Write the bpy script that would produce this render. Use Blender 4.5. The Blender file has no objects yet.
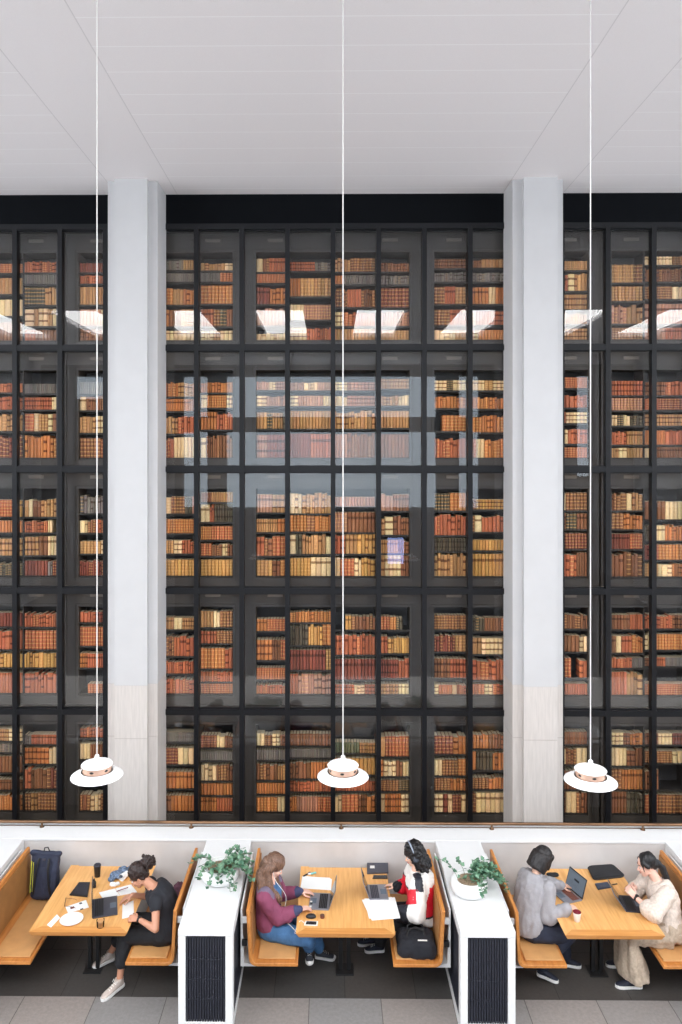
import bpy, math, random
import numpy as np
from mathutils import Vector, Matrix, noise
C = bpy.context.scene.collection
PI = math.pi
V = Vector

# ---------------------------------------------------------------- camera model (used to place things where the photograph shows them)
F = 750.0; YAW = -0.010; CAMH = 5.75
PPX = 330.0 + F * math.tan(YAW); PPY = 458.0
_c, _s = math.cos(YAW), math.sin(YAW)
def ray(px, py):
    u = (px - PPX) / F; w = -(py - PPY) / F
    return (_c * u + _s, -_s * u + _c, w)
def onY(px, py, Y):
    d = ray(px, py); t = Y / d[1]
    return V((d[0] * t, Y, CAMH + d[2] * t))
def P(px, py, z):                                     # the point of height z seen at a pixel
    d = ray(px, py); t = (z - CAMH) / d[2]
    return V((d[0] * t, d[1] * t, z))
def proj(p):
    f = _s * p[0] + _c * p[1]; r = _c * p[0] - _s * p[1]
    return (PPX + F * r / f, PPY - F * (p[2] - CAMH) / f)

# ---------------------------------------------------------------- mesh collecting
class MB:
    def __init__(s):
        s.v = []; s.f = []; s.m = []; s.col = None; s.uv = None
    def add(s, vs, fs, mi=0):
        o = len(s.v)
        s.v.extend([tuple(v) for v in vs])
        s.f.extend([tuple(i + o for i in f) for f in fs])
        s.m.extend([mi] * len(fs))
        return s
    def box(s, x0, x1, y0, y1, z0, z1, mi=0, T=None):
        vs = [V((x, y, z)) for z in (z0, z1) for y in (y0, y1) for x in (x0, x1)]
        if T is not None: vs = [T @ v for v in vs]
        fs = [(0, 2, 3, 1), (4, 5, 7, 6), (0, 1, 5, 4), (2, 6, 7, 3), (0, 4, 6, 2), (1, 3, 7, 5)]
        return s.add(vs, fs, mi)
    def bbox(s, x0, x1, y0, y1, z0, z1, b=0.004, mi=0, T=None, seg=2):   # box with rounded vertical and top/bottom edges
        xs, ys = x1 - x0, y1 - y0
        b = min(b, xs * .49, ys * .49, (z1 - z0) * .49)
        cx, cy = (x0 + x1) / 2, (y0 + y1) / 2
        def ring(ins, z):
            pts = []
            r = max(b - ins, 0.0002); hx, hy = xs / 2 - ins, ys / 2 - ins
            for qx, qy, a0 in ((1, 1, 0), (-1, 1, PI / 2), (-1, -1, PI), (1, -1, 1.5 * PI)):
                for k in range(seg + 1):
                    a = a0 + k * PI / 2 / seg
                    pts.append(V((cx + qx * (hx - r) + r * math.cos(a), cy + qy * (hy - r) + r * math.sin(a), z)))
            return pts
        rings = []
        for k in range(seg + 1):
            a = k * PI / 2 / seg; rings.append(ring(b * (1 - math.sin(a)), z0 + b * (1 - math.cos(a))))
        for k in range(seg + 1):
            a = PI / 2 - k * PI / 2 / seg; rings.append(ring(b * (1 - math.sin(a)), z1 - b * (1 - math.cos(a))))
        return s.loft(rings, mi, T)
    def loft(s, rings, mi=0, T=None, close=False):
        n = len(rings[0]); vs = [V(p) for r in rings for p in r]
        if T is not None: vs = [T @ v for v in vs]
        fs = []
        R = len(rings)
        for i in range(R if close else R - 1):
            a, b2 = i * n, ((i + 1) % R) * n
            for j in range(n):
                k = (j + 1) % n
                fs.append((a + j, a + k, b2 + k, b2 + j))
        if not close:
            fs.append(tuple(range(n - 1, -1, -1))); fs.append(tuple(range((R - 1) * n, R * n)))
        return s.add(vs, fs, mi)
    def lathe(s, prof, c=(0, 0, 0), n=32, mi=0, T=None, cap=True):     # prof: (r, z)
        rings = [[V((c[0] + r * math.cos(2 * PI * k / n), c[1] + r * math.sin(2 * PI * k / n), c[2] + z)) for k in range(n)] for r, z in prof]
        if cap: return s.loft(rings, mi, T)
        vs = [p for r in rings for p in r]
        if T is not None: vs = [T @ v for v in vs]
        fs = [(i * n + j, i * n + (j + 1) % n, (i + 1) * n + (j + 1) % n, (i + 1) * n + j) for i in range(len(rings) - 1) for j in range(n)]
        return s.add(vs, fs, mi)
    def capsule(s, a, b, ra, rb=None, n=10, h=4, mi=0):
        a = V(a); b = V(b); rb = ra if rb is None else rb
        d = b - a; L = d.length
        d = d / L if L > 1e-6 else V((0, 0, 1))
        x = d.orthogonal().normalized(); y = d.cross(x)
        rings = []
        for k in range(h + 1):
            t = -PI / 2 + (PI / 2) * k / h
            r = max(ra * math.cos(t), ra * .02); o = a + d * ra * math.sin(t)
            rings.append([o + (x * math.cos(2 * PI * j / n) + y * math.sin(2 * PI * j / n)) * r for j in range(n)])
        for k in range(h + 1):
            t = (PI / 2) * k / h
            r = max(rb * math.cos(t), rb * .02); o = b + d * rb * math.sin(t)
            rings.append([o + (x * math.cos(2 * PI * j / n) + y * math.sin(2 * PI * j / n)) * r for j in range(n)])
        return s.loft(rings, mi)
    def ell(s, c, r, R=None, n=14, h=10, mi=0):                        # ellipsoid; R: 3x3 frame
        rings = []
        for k in range(h + 1):
            t = -PI / 2 + PI * k / h
            cz = math.sin(t); cr = max(math.cos(t), .01)
            ring = []
            for j in range(n):
                p = V((r[0] * cr * math.cos(2 * PI * j / n), r[1] * cr * math.sin(2 * PI * j / n), r[2] * cz))
                if R is not None: p = R @ p
                ring.append(V(c) + p)
            rings.append(ring)
        return s.loft(rings, mi)
    def tube(s, pts, r, n=8, mi=0, cap=True):                          # tube along a polyline
        pts = [V(p) for p in pts]
        rings = []; up = None
        for i, p in enumerate(pts):
            d = (pts[min(i + 1, len(pts) - 1)] - pts[max(i - 1, 0)]).normalized()
            if up is None: x = d.orthogonal().normalized()
            else:
                x = up - d * up.dot(d)
                x = x.normalized() if x.length > 1e-5 else d.orthogonal().normalized()
            up = x; y = d.cross(x)
            rr = r[i] if isinstance(r, (list, tuple)) else r
            rings.append([p + (x * math.cos(2 * PI * j / n) + y * math.sin(2 * PI * j / n)) * rr for j in range(n)])
        return s.loft(rings, mi)
    def slab(s, outline, z0, z1, mi=0, T=None):                        # prism of a 2-D outline (ccw)
        return s.loft([[V((x, y, z0)) for x, y in outline], [V((x, y, z1)) for x, y in outline]], mi, T)
    def mesh(s, name, mats, smooth=False):
        me = bpy.data.meshes.new(name)
        me.from_pydata(s.v, [], s.f); 
        for m in (mats if isinstance(mats, (list, tuple)) else [mats]): me.materials.append(m)
        if any(s.m): me.polygons.foreach_set('material_index', s.m)
        if smooth: me.polygons.foreach_set('use_smooth', [True] * len(me.polygons))
        me.update()
        return me

def wm(o):
    m = o.matrix_basis.copy()
    return wm(o.parent) @ o.matrix_parent_inverse @ m if o.parent else m
def link(name, me, parent=None):                      # parts are modelled where they stand; the parent's transform is undone at linking
    o = bpy.data.objects.new(name, me); C.objects.link(o)
    if parent is not None:
        o.parent = parent; o.matrix_parent_inverse = wm(parent).inverted()
    return o
def copy_tree(o, parent=None):
    c = o.copy(); C.objects.link(c)
    if parent is not None: c.parent = parent
    for ch in list(o.children): copy_tree(ch, c)
    return c
def sharp(me, ang=0.7):
    try: me.set_sharp_from_angle(angle=ang)
    except Exception: pass
def obj(name, mb, mat, parent=None, smooth=False, ang=0.7):
    me = mb.mesh(name, mat, smooth)
    if smooth: sharp(me, ang)
    return link(name, me, parent)
def tag(o, label=None, cat=None, group=None, kind=None):
    if label: o['label'] = label
    if cat: o['category'] = cat
    if group: o['group'] = group
    if kind: o['kind'] = kind
    return o
def thing(name, label, cat, loc, group=None):
    o = bpy.data.objects.new(name, None); C.objects.link(o); o.location = loc
    o.empty_display_size = .1
    return tag(o, label, cat, group)
def struct(name, mb, mat, smooth=False, parent=None):
    o = obj(name, mb, mat, parent, smooth)
    if parent is None: o['kind'] = 'structure'
    return o
def organic(name, mb, mat, parent=None, voxel=.008, smooth=4, wr=0.0, wscale=9.0, fac=.5, paint=None, seed=0, stretch=None, crease=1.0):
    """one continuous skin over all the closed shapes collected in mb"""
    me = mb.mesh(name, mat)
    o = bpy.data.objects.new(name, me); C.objects.link(o)
    m = o.modifiers.new('r', 'REMESH'); m.mode = 'VOXEL'; m.voxel_size = voxel; m.use_smooth_shade = True
    if smooth:
        q = o.modifiers.new('s', 'SMOOTH'); q.factor = fac; q.iterations = smooth
    dg = bpy.context.evaluated_depsgraph_get(); dg.update()
    me2 = bpy.data.meshes.new_from_object(o.evaluated_get(dg))
    bpy.data.objects.remove(o); bpy.data.meshes.remove(me)
    me2.name = name
    if wr:
        n = len(me2.vertices)
        co = np.empty(n * 3); me2.vertices.foreach_get('co', co); co = co.reshape(-1, 3)
        no = np.empty(n * 3); me2.vertices.foreach_get('normal', no); no = no.reshape(-1, 3)
        st = stretch or (1, 1, 1)
        d = np.array([noise.noise(V((p[0] * wscale * st[0] + seed, p[1] * wscale * st[1], p[2] * wscale * st[2]))) * .7 + noise.noise(V((p[0] * wscale * 2.3 * st[0], p[1] * wscale * 2.3 * st[1] + seed, p[2] * wscale * 2.3 * st[2]))) * .4 for p in co])
        e = np.array([abs(noise.noise(V((p[0] * wscale * 1.5 + 7 + seed, p[1] * wscale * 1.5, p[2] * wscale * .9 + p[0] * 5)))) for p in co])
        co += no * ((d + .35 - np.minimum(e, .25) * 0 - np.exp(-(e / .07) ** 2) * .22 * crease) * wr)[:, None]
        me2.vertices.foreach_set('co', co.ravel())
    mats = mat if isinstance(mat, (list, tuple)) else [mat]
    me2.materials.clear()
    for mm in mats: me2.materials.append(mm)
    if paint:
        me2.polygons.foreach_set('material_index', [paint(p.center, p.normal) for p in me2.polygons])
    else:
        me2.polygons.foreach_set('material_index', [0] * len(me2.polygons))
    me2.polygons.foreach_set('use_smooth', [True] * len(me2.polygons))
    me2.update()
    return link(name, me2, parent)

# ---------------------------------------------------------------- materials
def s2l(c):
    return tuple(((x / 255) / 12.92 if x / 255 <= .04045 else ((x / 255 + .055) / 1.055) ** 2.4) for x in c)
def newmat(name):
    m = bpy.data.materials.new(name); m.use_nodes = True
    nt = m.node_tree
    return m, nt, nt.nodes['Principled BSDF']
def mat(name, rgb, rough=.5, metal=0.0, var=0.0, vscale=20.0, bump=0.0, bscale=80.0, spec=None, stretch=(1, 1, 1), trans=0.0, sheen=0.0, coat=0.0):
    """principled surface, colour in sRGB 0-255, varied by noise"""
    m, nt, b = newmat(name)
    L = nt.links.new
    c = s2l(rgb) + (1,)
    b.inputs['Base Color'].default_value = c
    b.inputs['Roughness'].default_value = rough; b.inputs['Metallic'].default_value = metal
    if spec is not None: b.inputs['Specular IOR Level'].default_value = spec
    if trans: b.inputs['Transmission Weight'].default_value = trans
    if sheen: b.inputs['Sheen Weight'].default_value = sheen
    if coat: b.inputs['Coat Weight'].default_value = coat
    tc = nt.nodes.new('ShaderNodeTexCoord'); mp = nt.nodes.new('ShaderNodeMapping')
    mp.inputs['Scale'].default_value = stretch
    L(tc.outputs['Object'], mp.inputs['Vector'])
    if var:
        n = nt.nodes.new('ShaderNodeTexNoise'); n.inputs['Scale'].default_value = vscale; n.inputs['Detail'].default_value = 5
        r = nt.nodes.new('ShaderNodeValToRGB')
        r.color_ramp.elements[0].position = .3; r.color_ramp.elements[1].position = .7
        r.color_ramp.elements[0].color = tuple(x * (1 - var) for x in c[:3]) + (1,)
        r.color_ramp.elements[1].color = tuple(min(1, x * (1 + var)) for x in c[:3]) + (1,)
        L(mp.outputs['Vector'], n.inputs['Vector']); L(n.outputs['Fac'], r.inputs['Fac']); L(r.outputs['Color'], b.inputs['Base Color'])
    if bump:
        n2 = nt.nodes.new('ShaderNodeTexNoise'); n2.inputs['Scale'].default_value = bscale; n2.inputs['Detail'].default_value = 4
        bp = nt.nodes.new('ShaderNodeBump'); bp.inputs['Strength'].default_value = bump; bp.inputs['Distance'].default_value = .01
        L(mp.outputs['Vector'], n2.inputs['Vector']); L(n2.outputs['Fac'], bp.inputs['Height']); L(bp.outputs['Normal'], b.inputs['Normal'])
    return m
def mat_wood(name, a, b_, scale=3.0, along='Y', rough=.38):
    m, nt, b = newmat(name); L = nt.links.new
    tc = nt.nodes.new('ShaderNodeTexCoord'); mp = nt.nodes.new('ShaderNodeMapping')
    mp.inputs['Scale'].default_value = {'Y': (14, .9, 14), 'X': (.9, 14, 14), 'Z': (14, 14, .9)}[along]
    n = nt.nodes.new('ShaderNodeTexNoise'); n.inputs['Scale'].default_value = scale; n.inputs['Detail'].default_value = 6; n.inputs['Distortion'].default_value = .6
    r = nt.nodes.new('ShaderNodeValToRGB')
    r.color_ramp.elements[0].position = .3; r.color_ramp.elements[1].position = .72
    r.color_ramp.elements[0].color = s2l(a) + (1,); r.color_ramp.elements[1].color = s2l(b_) + (1,)
    L(tc.outputs['Object'], mp.inputs['Vector']); L(mp.outputs['Vector'], n.inputs['Vector']); L(n.outputs['Fac'], r.inputs['Fac']); L(r.outputs['Color'], b.inputs['Base Color'])
    b.inputs['Roughness'].default_value = rough
    bp = nt.nodes.new('ShaderNodeBump'); bp.inputs['Strength'].default_value = .05
    L(n.outputs['Fac'], bp.inputs['Height']); L(bp.outputs['Normal'], b.inputs['Normal'])
    return m
def mat_emit(name, rgb, s):
    m, nt, b = newmat(name)
    b.inputs['Base Color'].default_value = s2l(rgb) + (1,)
    b.inputs['Emission Color'].default_value = s2l(rgb) + (1,); b.inputs['Emission Strength'].default_value = s
    return m
def mat_pane(name, tint=(1, 1, 1), ior=1.45, extra=1.0):
    """thin clear pane: what lies behind plus a mirror reflection that grows at grazing angles"""
    m, nt, b = newmat(name); L = nt.links.new
    nt.nodes.remove(b)
    out = nt.nodes['Material Output']
    t = nt.nodes.new('ShaderNodeBsdfTransparent'); t.inputs['Color'].default_value = tuple(tint) + (1,)
    g = nt.nodes.new('ShaderNodeBsdfGlossy'); g.inputs['Roughness'].default_value = 0.0
    fr = nt.nodes.new('ShaderNodeFresnel'); fr.inputs['IOR'].default_value = ior
    mu = nt.nodes.new('ShaderNodeMath'); mu.operation = 'MULTIPLY'; mu.inputs[1].default_value = extra
    mx = nt.nodes.new('ShaderNodeMixShader')
    L(fr.outputs['Fac'], mu.inputs[0]); L(mu.outputs[0], mx.inputs['Fac']); L(t.outputs[0], mx.inputs[1]); L(g.outputs[0], mx.inputs[2]); L(mx.outputs[0], out.inputs['Surface'])
    return m
import math
EXPOSURE = -0.01; SKY = 5.0; SKYL = 41.0; SIDEL = 7.0; REFL = 1.0; BOOKL = 28.0
def R(d): return d * math.pi / 180
# ================================================================ camera and view
cam_d = bpy.data.cameras.new('camera'); cam = bpy.data.objects.new('camera', cam_d); C.objects.link(cam)
cam_d.sensor_fit = 'HORIZONTAL'; cam_d.sensor_width = 36.0; cam_d.lens = F / 682.0 * 36.0
cam_d.shift_x = (341.0 - PPX) / 682.0; cam_d.shift_y = -(512.0 - PPY) / 682.0
cam_d.clip_end = 200
cam.location = (0, 0, CAMH); cam.rotation_euler = (PI / 2, 0, -YAW)
bpy.context.scene.camera = cam
sc = bpy.context.scene
sc.view_settings.view_transform = 'Standard'; sc.view_settings.look = 'None'
sc.view_settings.exposure = EXPOSURE; sc.view_settings.gamma = 1.0; sc.view_settings.use_curve_mapping = False
sc.cycles.max_bounces = 10; sc.cycles.transparent_max_bounces = 24; sc.cycles.diffuse_bounces = 4
sc.cycles.sample_clamp_indirect = 6.0
w = bpy.data.worlds.new('sky'); sc.world = w; w.use_nodes = True
w.node_tree.nodes['Background'].inputs['Color'].default_value = (.76, .88, 1.0, 1)
w.node_tree.nodes['Background'].inputs['Strength'].default_value = SKY

# ================================================================ materials of the setting
M = {}
M['ceiling'], nt, b = newmat('ceiling_panels')
def _ceil(nt, b):
    L = nt.links.new; N = nt.nodes.new
    tc = N('ShaderNodeTexCoord'); sp = N('ShaderNodeSeparateXYZ'); L(tc.outputs['Object'], sp.inputs[0])
    def math_(op, a, c=None, d=None):
        n = N('ShaderNodeMath'); n.operation = op
        for i, q in enumerate((a, c, d)):
            if q is None: continue
            if isinstance(q, (int, float)): n.inputs[i].default_value = q
            else: L(q, n.inputs[i])
        return n.outputs[0]
    # light joints every 0.465 m between the plain bands that run on from the pillars
    y = math_('ADD', sp.outputs['Y'], 20 * .465 - 6.56 + .0)
    fy = math_('FRACT', math_('DIVIDE', y, .465))
    line = math_('LESS_THAN', math_('ABSOLUTE', math_('SUBTRACT', fy, .5)), .485)     # 1 inside panels
    line = math_('SUBTRACT', 1.0, line)
    x = math_('ADD', sp.outputs['X'], 2.68 + 5.64 * 4)
    fx = math_('ABSOLUTE', math_('SUBTRACT', math_('FRACT', math_('DIVIDE', math_('ADD', x, 2.82), 5.64)), .5))   # 0 at band middle
    band = math_('GREATER_THAN', fx, .44 / 5.64)                                        # 1 outside band
    edge = math_('LESS_THAN', math_('ABSOLUTE', math_('SUBTRACT', fx, .44 / 5.64)), .006 / 5.64)
    fac = math_('MULTIPLY', line, band)
    n = N('ShaderNodeTexNoise'); n.inputs['Scale'].default_value = 160; n.inputs['Detail'].default_value = 3
    L(tc.outputs['Object'], n.inputs['Vector'])
    mix = N('ShaderNodeMix'); mix.data_type = 'RGBA'
    mix.inputs['A'].default_value = s2l((238, 232, 232)) + (1,); mix.inputs['B'].default_value = s2l((247, 243, 243)) + (1,)
    L(fac, mix.inputs['Factor'])
    mix2 = N('ShaderNodeMix'); mix2.data_type = 'RGBA'; L(mix.outputs['Result'], mix2.inputs['A']); mix2.inputs['B'].default_value = s2l((190, 184, 184)) + (1,)
    L(math_('MULTIPLY', edge, .45), mix2.inputs['Factor'])
    hs = N('ShaderNodeHueSaturation'); L(mix2.outputs['Result'], hs.inputs['Color'])
    L(math_('MULTIPLY_ADD', n.outputs['Fac'], .10, .95), hs.inputs['Value'])
    L(hs.outputs['Color'], b.inputs['Base Color'])
    b.inputs['Roughness'].default_value = .85
_ceil(nt, b)
M['floor'], nt, b = newmat('slate_floor')
def _floor(nt, b):
    L = nt.links.new; N = nt.nodes.new
    tc = N('ShaderNodeTexCoord'); mp = N('ShaderNodeMapping'); mp.inputs['Location'].default_value = (.22, -7.985 + .76 * 12, 0)
    L(tc.outputs['Object'], mp.inputs['Vector'])
    br = N('ShaderNodeTexBrick'); br.inputs['Scale'].default_value = 1.0
    br.inputs['Brick Width'].default_value = .76; br.inputs['Row Height'].default_value = .76; br.inputs['Mortar Size'].default_value = .004
    br.inputs['Color1'].default_value = s2l((138, 135, 133)) + (1,); br.inputs['Color2'].default_value = s2l((154, 143, 136)) + (1,); br.inputs['Mortar'].default_value = s2l((84, 80, 76)) + (1,)
    br.inputs['Bias'].default_value = -.2
    L(mp.outputs['Vector'], br.inputs['Vector'])
    n = N('ShaderNodeTexNoise'); n.inputs['Scale'].default_value = 26; n.inputs['Detail'].default_value = 8; n.inputs['Roughness'].default_value = .7
    L(tc.outputs['Object'], n.inputs['Vector'])
    hs = N('ShaderNodeHueSaturation'); L(br.outputs['Color'], hs.inputs['Color'])
    mr = N('ShaderNodeMapRange'); mr.inputs['To Min'].default_value = .58; mr.inputs['To Max'].default_value = 1.34; L(n.outputs['Fac'], mr.inputs['Value']); L(mr.outputs['Result'], hs.inputs['Value'])
    sp = N('ShaderNodeSeparateXYZ'); L(tc.outputs['Object'], sp.inputs[0])      # darker slate course under the booths, deepened further with painted under-table shade
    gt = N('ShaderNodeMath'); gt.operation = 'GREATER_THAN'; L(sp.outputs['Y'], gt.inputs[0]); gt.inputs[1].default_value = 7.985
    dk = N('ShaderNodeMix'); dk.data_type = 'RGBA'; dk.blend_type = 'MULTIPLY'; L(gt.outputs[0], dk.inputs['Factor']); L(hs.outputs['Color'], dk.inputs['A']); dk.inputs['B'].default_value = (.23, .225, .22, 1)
    lt = N('ShaderNodeMath'); lt.operation = 'LESS_THAN'; L(sp.outputs['Y'], lt.inputs[0]); lt.inputs[1].default_value = 4.9      # pale stone paving in the hall in front
    pl = N('ShaderNodeMix'); pl.data_type = 'RGBA'; L(lt.outputs[0], pl.inputs['Factor']); L(dk.outputs['Result'], pl.inputs['A']); pl.inputs['B'].default_value = s2l((242, 236, 230)) + (1,)
    l2 = N('ShaderNodeMath'); l2.operation = 'LESS_THAN'; L(sp.outputs['Y'], l2.inputs[0]); l2.inputs[1].default_value = 2.3     # shade under the balcony, painted into the floor colour
    p2 = N('ShaderNodeMix'); p2.data_type = 'RGBA'; L(l2.outputs[0], p2.inputs['Factor']); L(pl.outputs['Result'], p2.inputs['A']); p2.inputs['B'].default_value = s2l((58, 54, 52)) + (1,)
    L(p2.outputs['Result'], b.inputs['Base Color']); b.inputs['Roughness'].default_value = .55
    bp = N('ShaderNodeBump'); bp.inputs['Strength'].default_value = .15; L(n.outputs['Fac'], bp.inputs['Height']); L(bp.outputs['Normal'], b.inputs['Normal'])
_floor(nt, b)
M['white'] = mat('white_lacquer', (228, 227, 226), .35, var=.01)
M['paint'] = mat('pillar_paint', (194, 192, 192), .6, var=.02, vscale=4)
M['plaster'] = mat('white_plaster', (232, 232, 234), .6, var=.02, vscale=4)
M['marble'] = mat('pale_stone', (204, 198, 194), .5, var=.1, vscale=2.2)
M['stone'] = mat('travertine', (200, 192, 186), .6, var=.07, vscale=5, stretch=(8, 8, .7))
M['joint'] = mat('stone_joint', (170, 160, 152), .8)
M['black'] = mat('dark_mullion', (15, 15, 19), .5, spec=.3)
M['spandrel'] = mat('black_panel', (9, 11, 15), .8, spec=.1)
M['dark'] = mat('dark_void', (38, 34, 31), .8)
M['brownwall'] = mat_wood('brown_panelling', (66, 52, 42), (90, 70, 55), along='Z')
M['pane'] = mat_pane('clear_pane', (.985, .99, .99), 1.42, REFL)
M['bronze'] = mat('bronze', (134, 104, 80), .32, 1.0, var=.4, vscale=2, stretch=(1, 1, 1))
M['steel'] = mat('black_steel', (22, 22, 24), .4)
M['cabinet'] = mat('bookcase_paint', (50, 50, 53), .5, var=.03)
M['shelf'] = mat('shelf_board', (34, 33, 34), .5)

# ================================================================ floor, ceiling, walls
XL, XR, YB, YT = -12.0, 12.5, -9.0, 12.4
CZ = 9.615
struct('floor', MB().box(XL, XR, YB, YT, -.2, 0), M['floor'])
sky = []                                               # rooflights: x0, x1, y0, y1
for k in range(-4, 5):
    xc = .0 + k * 2.72
    sky.append((xc + 1.36 - .65, xc + 1.36 + .65, -1.9, 2.4))
xs = sorted({XL, XR} | {q for s_ in sky for q in s_[:2]}); ys = sorted({YB, 11.6} | {q for s_ in sky for q in s_[2:]})
mb = MB()
for i in range(len(xs) - 1):
    for j in range(len(ys) - 1):
        xm, ym = (xs[i] + xs[i + 1]) / 2, (ys[j] + ys[j + 1]) / 2
        if any(s_[0] < xm < s_[1] and s_[2] < ym < s_[3] for s_ in sky): continue
        mb.box(xs[i], xs[i + 1], ys[j], ys[j + 1], CZ, CZ + .5)
struct('ceiling', mb, M['ceiling'])
def area(name, loc, rot, sx, sy_, e, col=(1, 1, 1), spread=None):
    d = bpy.data.lights.new(name, 'AREA'); d.shape = 'RECTANGLE'; d.size = sx; d.size_y = sy_; d.energy = e; d.color = col
    if spread: d.spread = spread
    o = bpy.data.objects.new(name, d); C.objects.link(o); o.location = loc; o.rotation_euler = rot
    return o
for k, s_ in enumerate(sky):
    A = (s_[1] - s_[0]) * (s_[3] - s_[2])
    area('rooflight_lamp', ((s_[0] + s_[1]) / 2, (s_[2] + s_[3]) / 2, CZ + .12), (0, 0, 0), s_[1] - s_[0], s_[3] - s_[2], SKYL * A, (1.0, .985, .965))

# wall behind the viewer: balcony level with tall windows, dark panelled level below
mb = MB()
wins = [(-10.6, -9.2, 8.2, 9.14), (-6.1, -5.08, 3.3, 9.14), (-4.3, 4.4, 3.3, 9.14), (5.33, 6.16, 3.3, 9.14), (10.2, 10.75, 5.0, 9.14)]
edges = [XL] + [q for w_ in wins for q in w_[:2]] + [XR]
for i in range(0, len(edges), 2): mb.box(edges[i], edges[i + 1], YB - .3, YB, 3.3, CZ)
for x0, x1, z0, z1 in wins:
    mb.box(x0, x1, YB - .3, YB, z1, CZ)
    if z0 > 3.31: mb.box(x0, x1, YB - .3, YB, 3.3, z0)
    if z0 < 4: mb.box(x0, x1, YB - .25, YB - .05, 6.83, 7.45)
mb.box(XL, XR, YB - .3, YB, -.2, 3.3, 1)
struct('wall_back', mb, [M['brownwall'], M['brownwall']])
# unseen side openings, added with fill lamps in them to brighten the ceiling
for nm, X, sg in (('wall_left', XL, -1), ('wall_right', XR, 1)):
    mb = MB(); x0, x1 = sorted((X, X + sg * .3))
    mb.box(x0, x1, YB - .3, -3, -.2, CZ + .5); mb.box(x0, x1, 9, YT, -.2, CZ + .5); mb.box(x0, x1, -3, 9, -.2, 4.8); mb.box(x0, x1, -3, 9, 9.2, CZ + .5)
    for k in range(1, 6): mb.box(x0 + .1, x1 - .1, -3 + 2 * k - .05, -3 + 2 * k + .05, 4.8, 9.2)
    struct(nm, mb, M['plaster'])
    area('window_daylight', (X + sg * .32, 3, 7), (PI / 2, 0, -sg * -PI / 2), 12, 4.4, SIDEL * 52.8, (1.0, .98, .95))
#struct('wall_left', MB().box(XL - .3, XL, YB - .3, YT, -.2, CZ + .5), M['plaster'])
#struct('wall_right', MB().box(XR, XR + .3, YB - .3, YT, -.2, CZ + .5), M['plaster'])
struct('wall_tower', MB().box(XL, XR, YT, YT + .2, -.2, CZ + .5), M['spandrel'])
struct('floor_balcony', MB().box(XL, XR, -1.6, .35, 3.95, 4.2), M['dark'])

# ================================================================ two pillars
def pillar(xb0, xb1, xp0, xp1):
    mb = MB()
    yb, yp, yg = 10.446, 10.353, 11.0
    zs, zj = 2.60, 1.865
    for z0, z1, mi in ((zs, CZ, 0), (zj + .004, zs - .003, 1), (0, zj - .004, 1)):
        mb.box(xb0, xb1, yb, yg, z0, z1, mi); mb.box(xp0, xp1, yp, yb, z0, z1, mi)
    for z0, z1 in ((zs - .003, zs), (zj - .004, zj + .004)):
        mb.box(xb0 + .004, xb1 - .004, yb + .004, yg, z0, z1, 2); mb.box(xp0 + .004, xp1 - .004, yp + .004, yb + .004, z0, z1, 2)
    return struct('pillar', mb, [M['paint'], M['stone'], M['joint']])
def xa(px, Y): return onY(px, 458, Y).x
pL = (xa(107.9, 10.446), xa(157.5, 10.446), xa(114.2, 10.353), xa(147.2, 10.353))
pR = (xa(512.7, 10.446), xa(562.9, 10.446), xa(524, 10.353), xa(557.5, 10.353))
pillar(*pL); pillar(*pR)

# ================================================================ the glazed front of the book tower, in three lengths between the pillars
GY = 11.0
MX0, MDX = xa(15.8, GY), (xa(652.9, GY) - xa(15.8, GY)) / 14
TZ = [CAMH + (458 - y) * GY / F for y in (348, 469.3, 590.6, 711.8, 833)] 
mulls = [MX0 + MDX * i for i in range(-5, 20)]
mid_l, mid_r = (pL[0] + pL[1]) / 2, (pR[0] + pR[1]) / 2
ZT = 9.14
for n, (x0, x1) in enumerate(((XL, mid_l), (mid_l, mid_r), (mid_r, XR))):
    root = bpy.data.objects.new('window_%d' % (n + 1), None); C.objects.link(root); root['kind'] = 'structure'; root.location = ((x0 + x1) / 2, GY, 0)
    fr = MB()
    for x in mulls:
        if x0 + .02 < x < x1 - .02: fr.box(x - .034, x + .034, GY - .05, GY + .06, -.0, ZT)
    if n: fr.box(mid_l - .3 if n == 1 else mid_r - .3, (mid_l if n == 1 else mid_r) + .0, GY - .0, GY + .06, 0, ZT)
    for xe in ((pL[0] - .03,), (), ())[n]: fr.box(xe - .02, xe + .02, GY - .04, GY + .06, 0, ZT)
    for z in TZ + [ZT]:
        fr.box(x0, x1, GY - .045, GY + .055, z - .042, z + .042)
        fr.box(x0, x1, GY + .0, GY + .05, z - .058, z + .058)
    obj('frame', fr, M['black'], root)
    obj('pane', MB().box(x0, x1, GY + .018, GY + .028, .0, ZT), M['pane'], root)
struct('trim_1', MB().box(XL, XR, GY - .02, GY + .1, ZT + .03, CZ), M['spandrel'])
# ================================================================ bookcases and books
BY = 11.28                                            # plane of the spines
SC = F / BY                                           # pixels per metre there
def bx(px): return xa(px, BY)
def bz(py): return CAMH + (458 - py) / SC
CASE_PX = [(-98.5, 57), (79, 233), (256, 409.5), (434, 588), (611, 765)]
SECW = (.215, .284, .284, .217)
PAL = {'o': (184, 120, 74), 't': (178, 136, 94), 'r': (174, 102, 74), 'd': (128, 72, 62), 'b': (132, 90, 66), 'c': (224, 200, 158),
       'g': (116, 112, 110), 'k': (86, 80, 68), 'y': (190, 146, 88), 'p': (176, 130, 110), 'e': (98, 104, 84)}
TONE = {'o': 'orange tan', 't': 'light tan', 'r': 'terracotta red', 'd': 'dark red', 'b': 'brown', 'c': 'cream', 'g': 'grey', 'k': 'dark green', 'y': 'golden tan', 'p': 'pinkish tan', 'e': 'olive green'}
CROP = [235, 355, 475, 595, 715]
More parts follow.
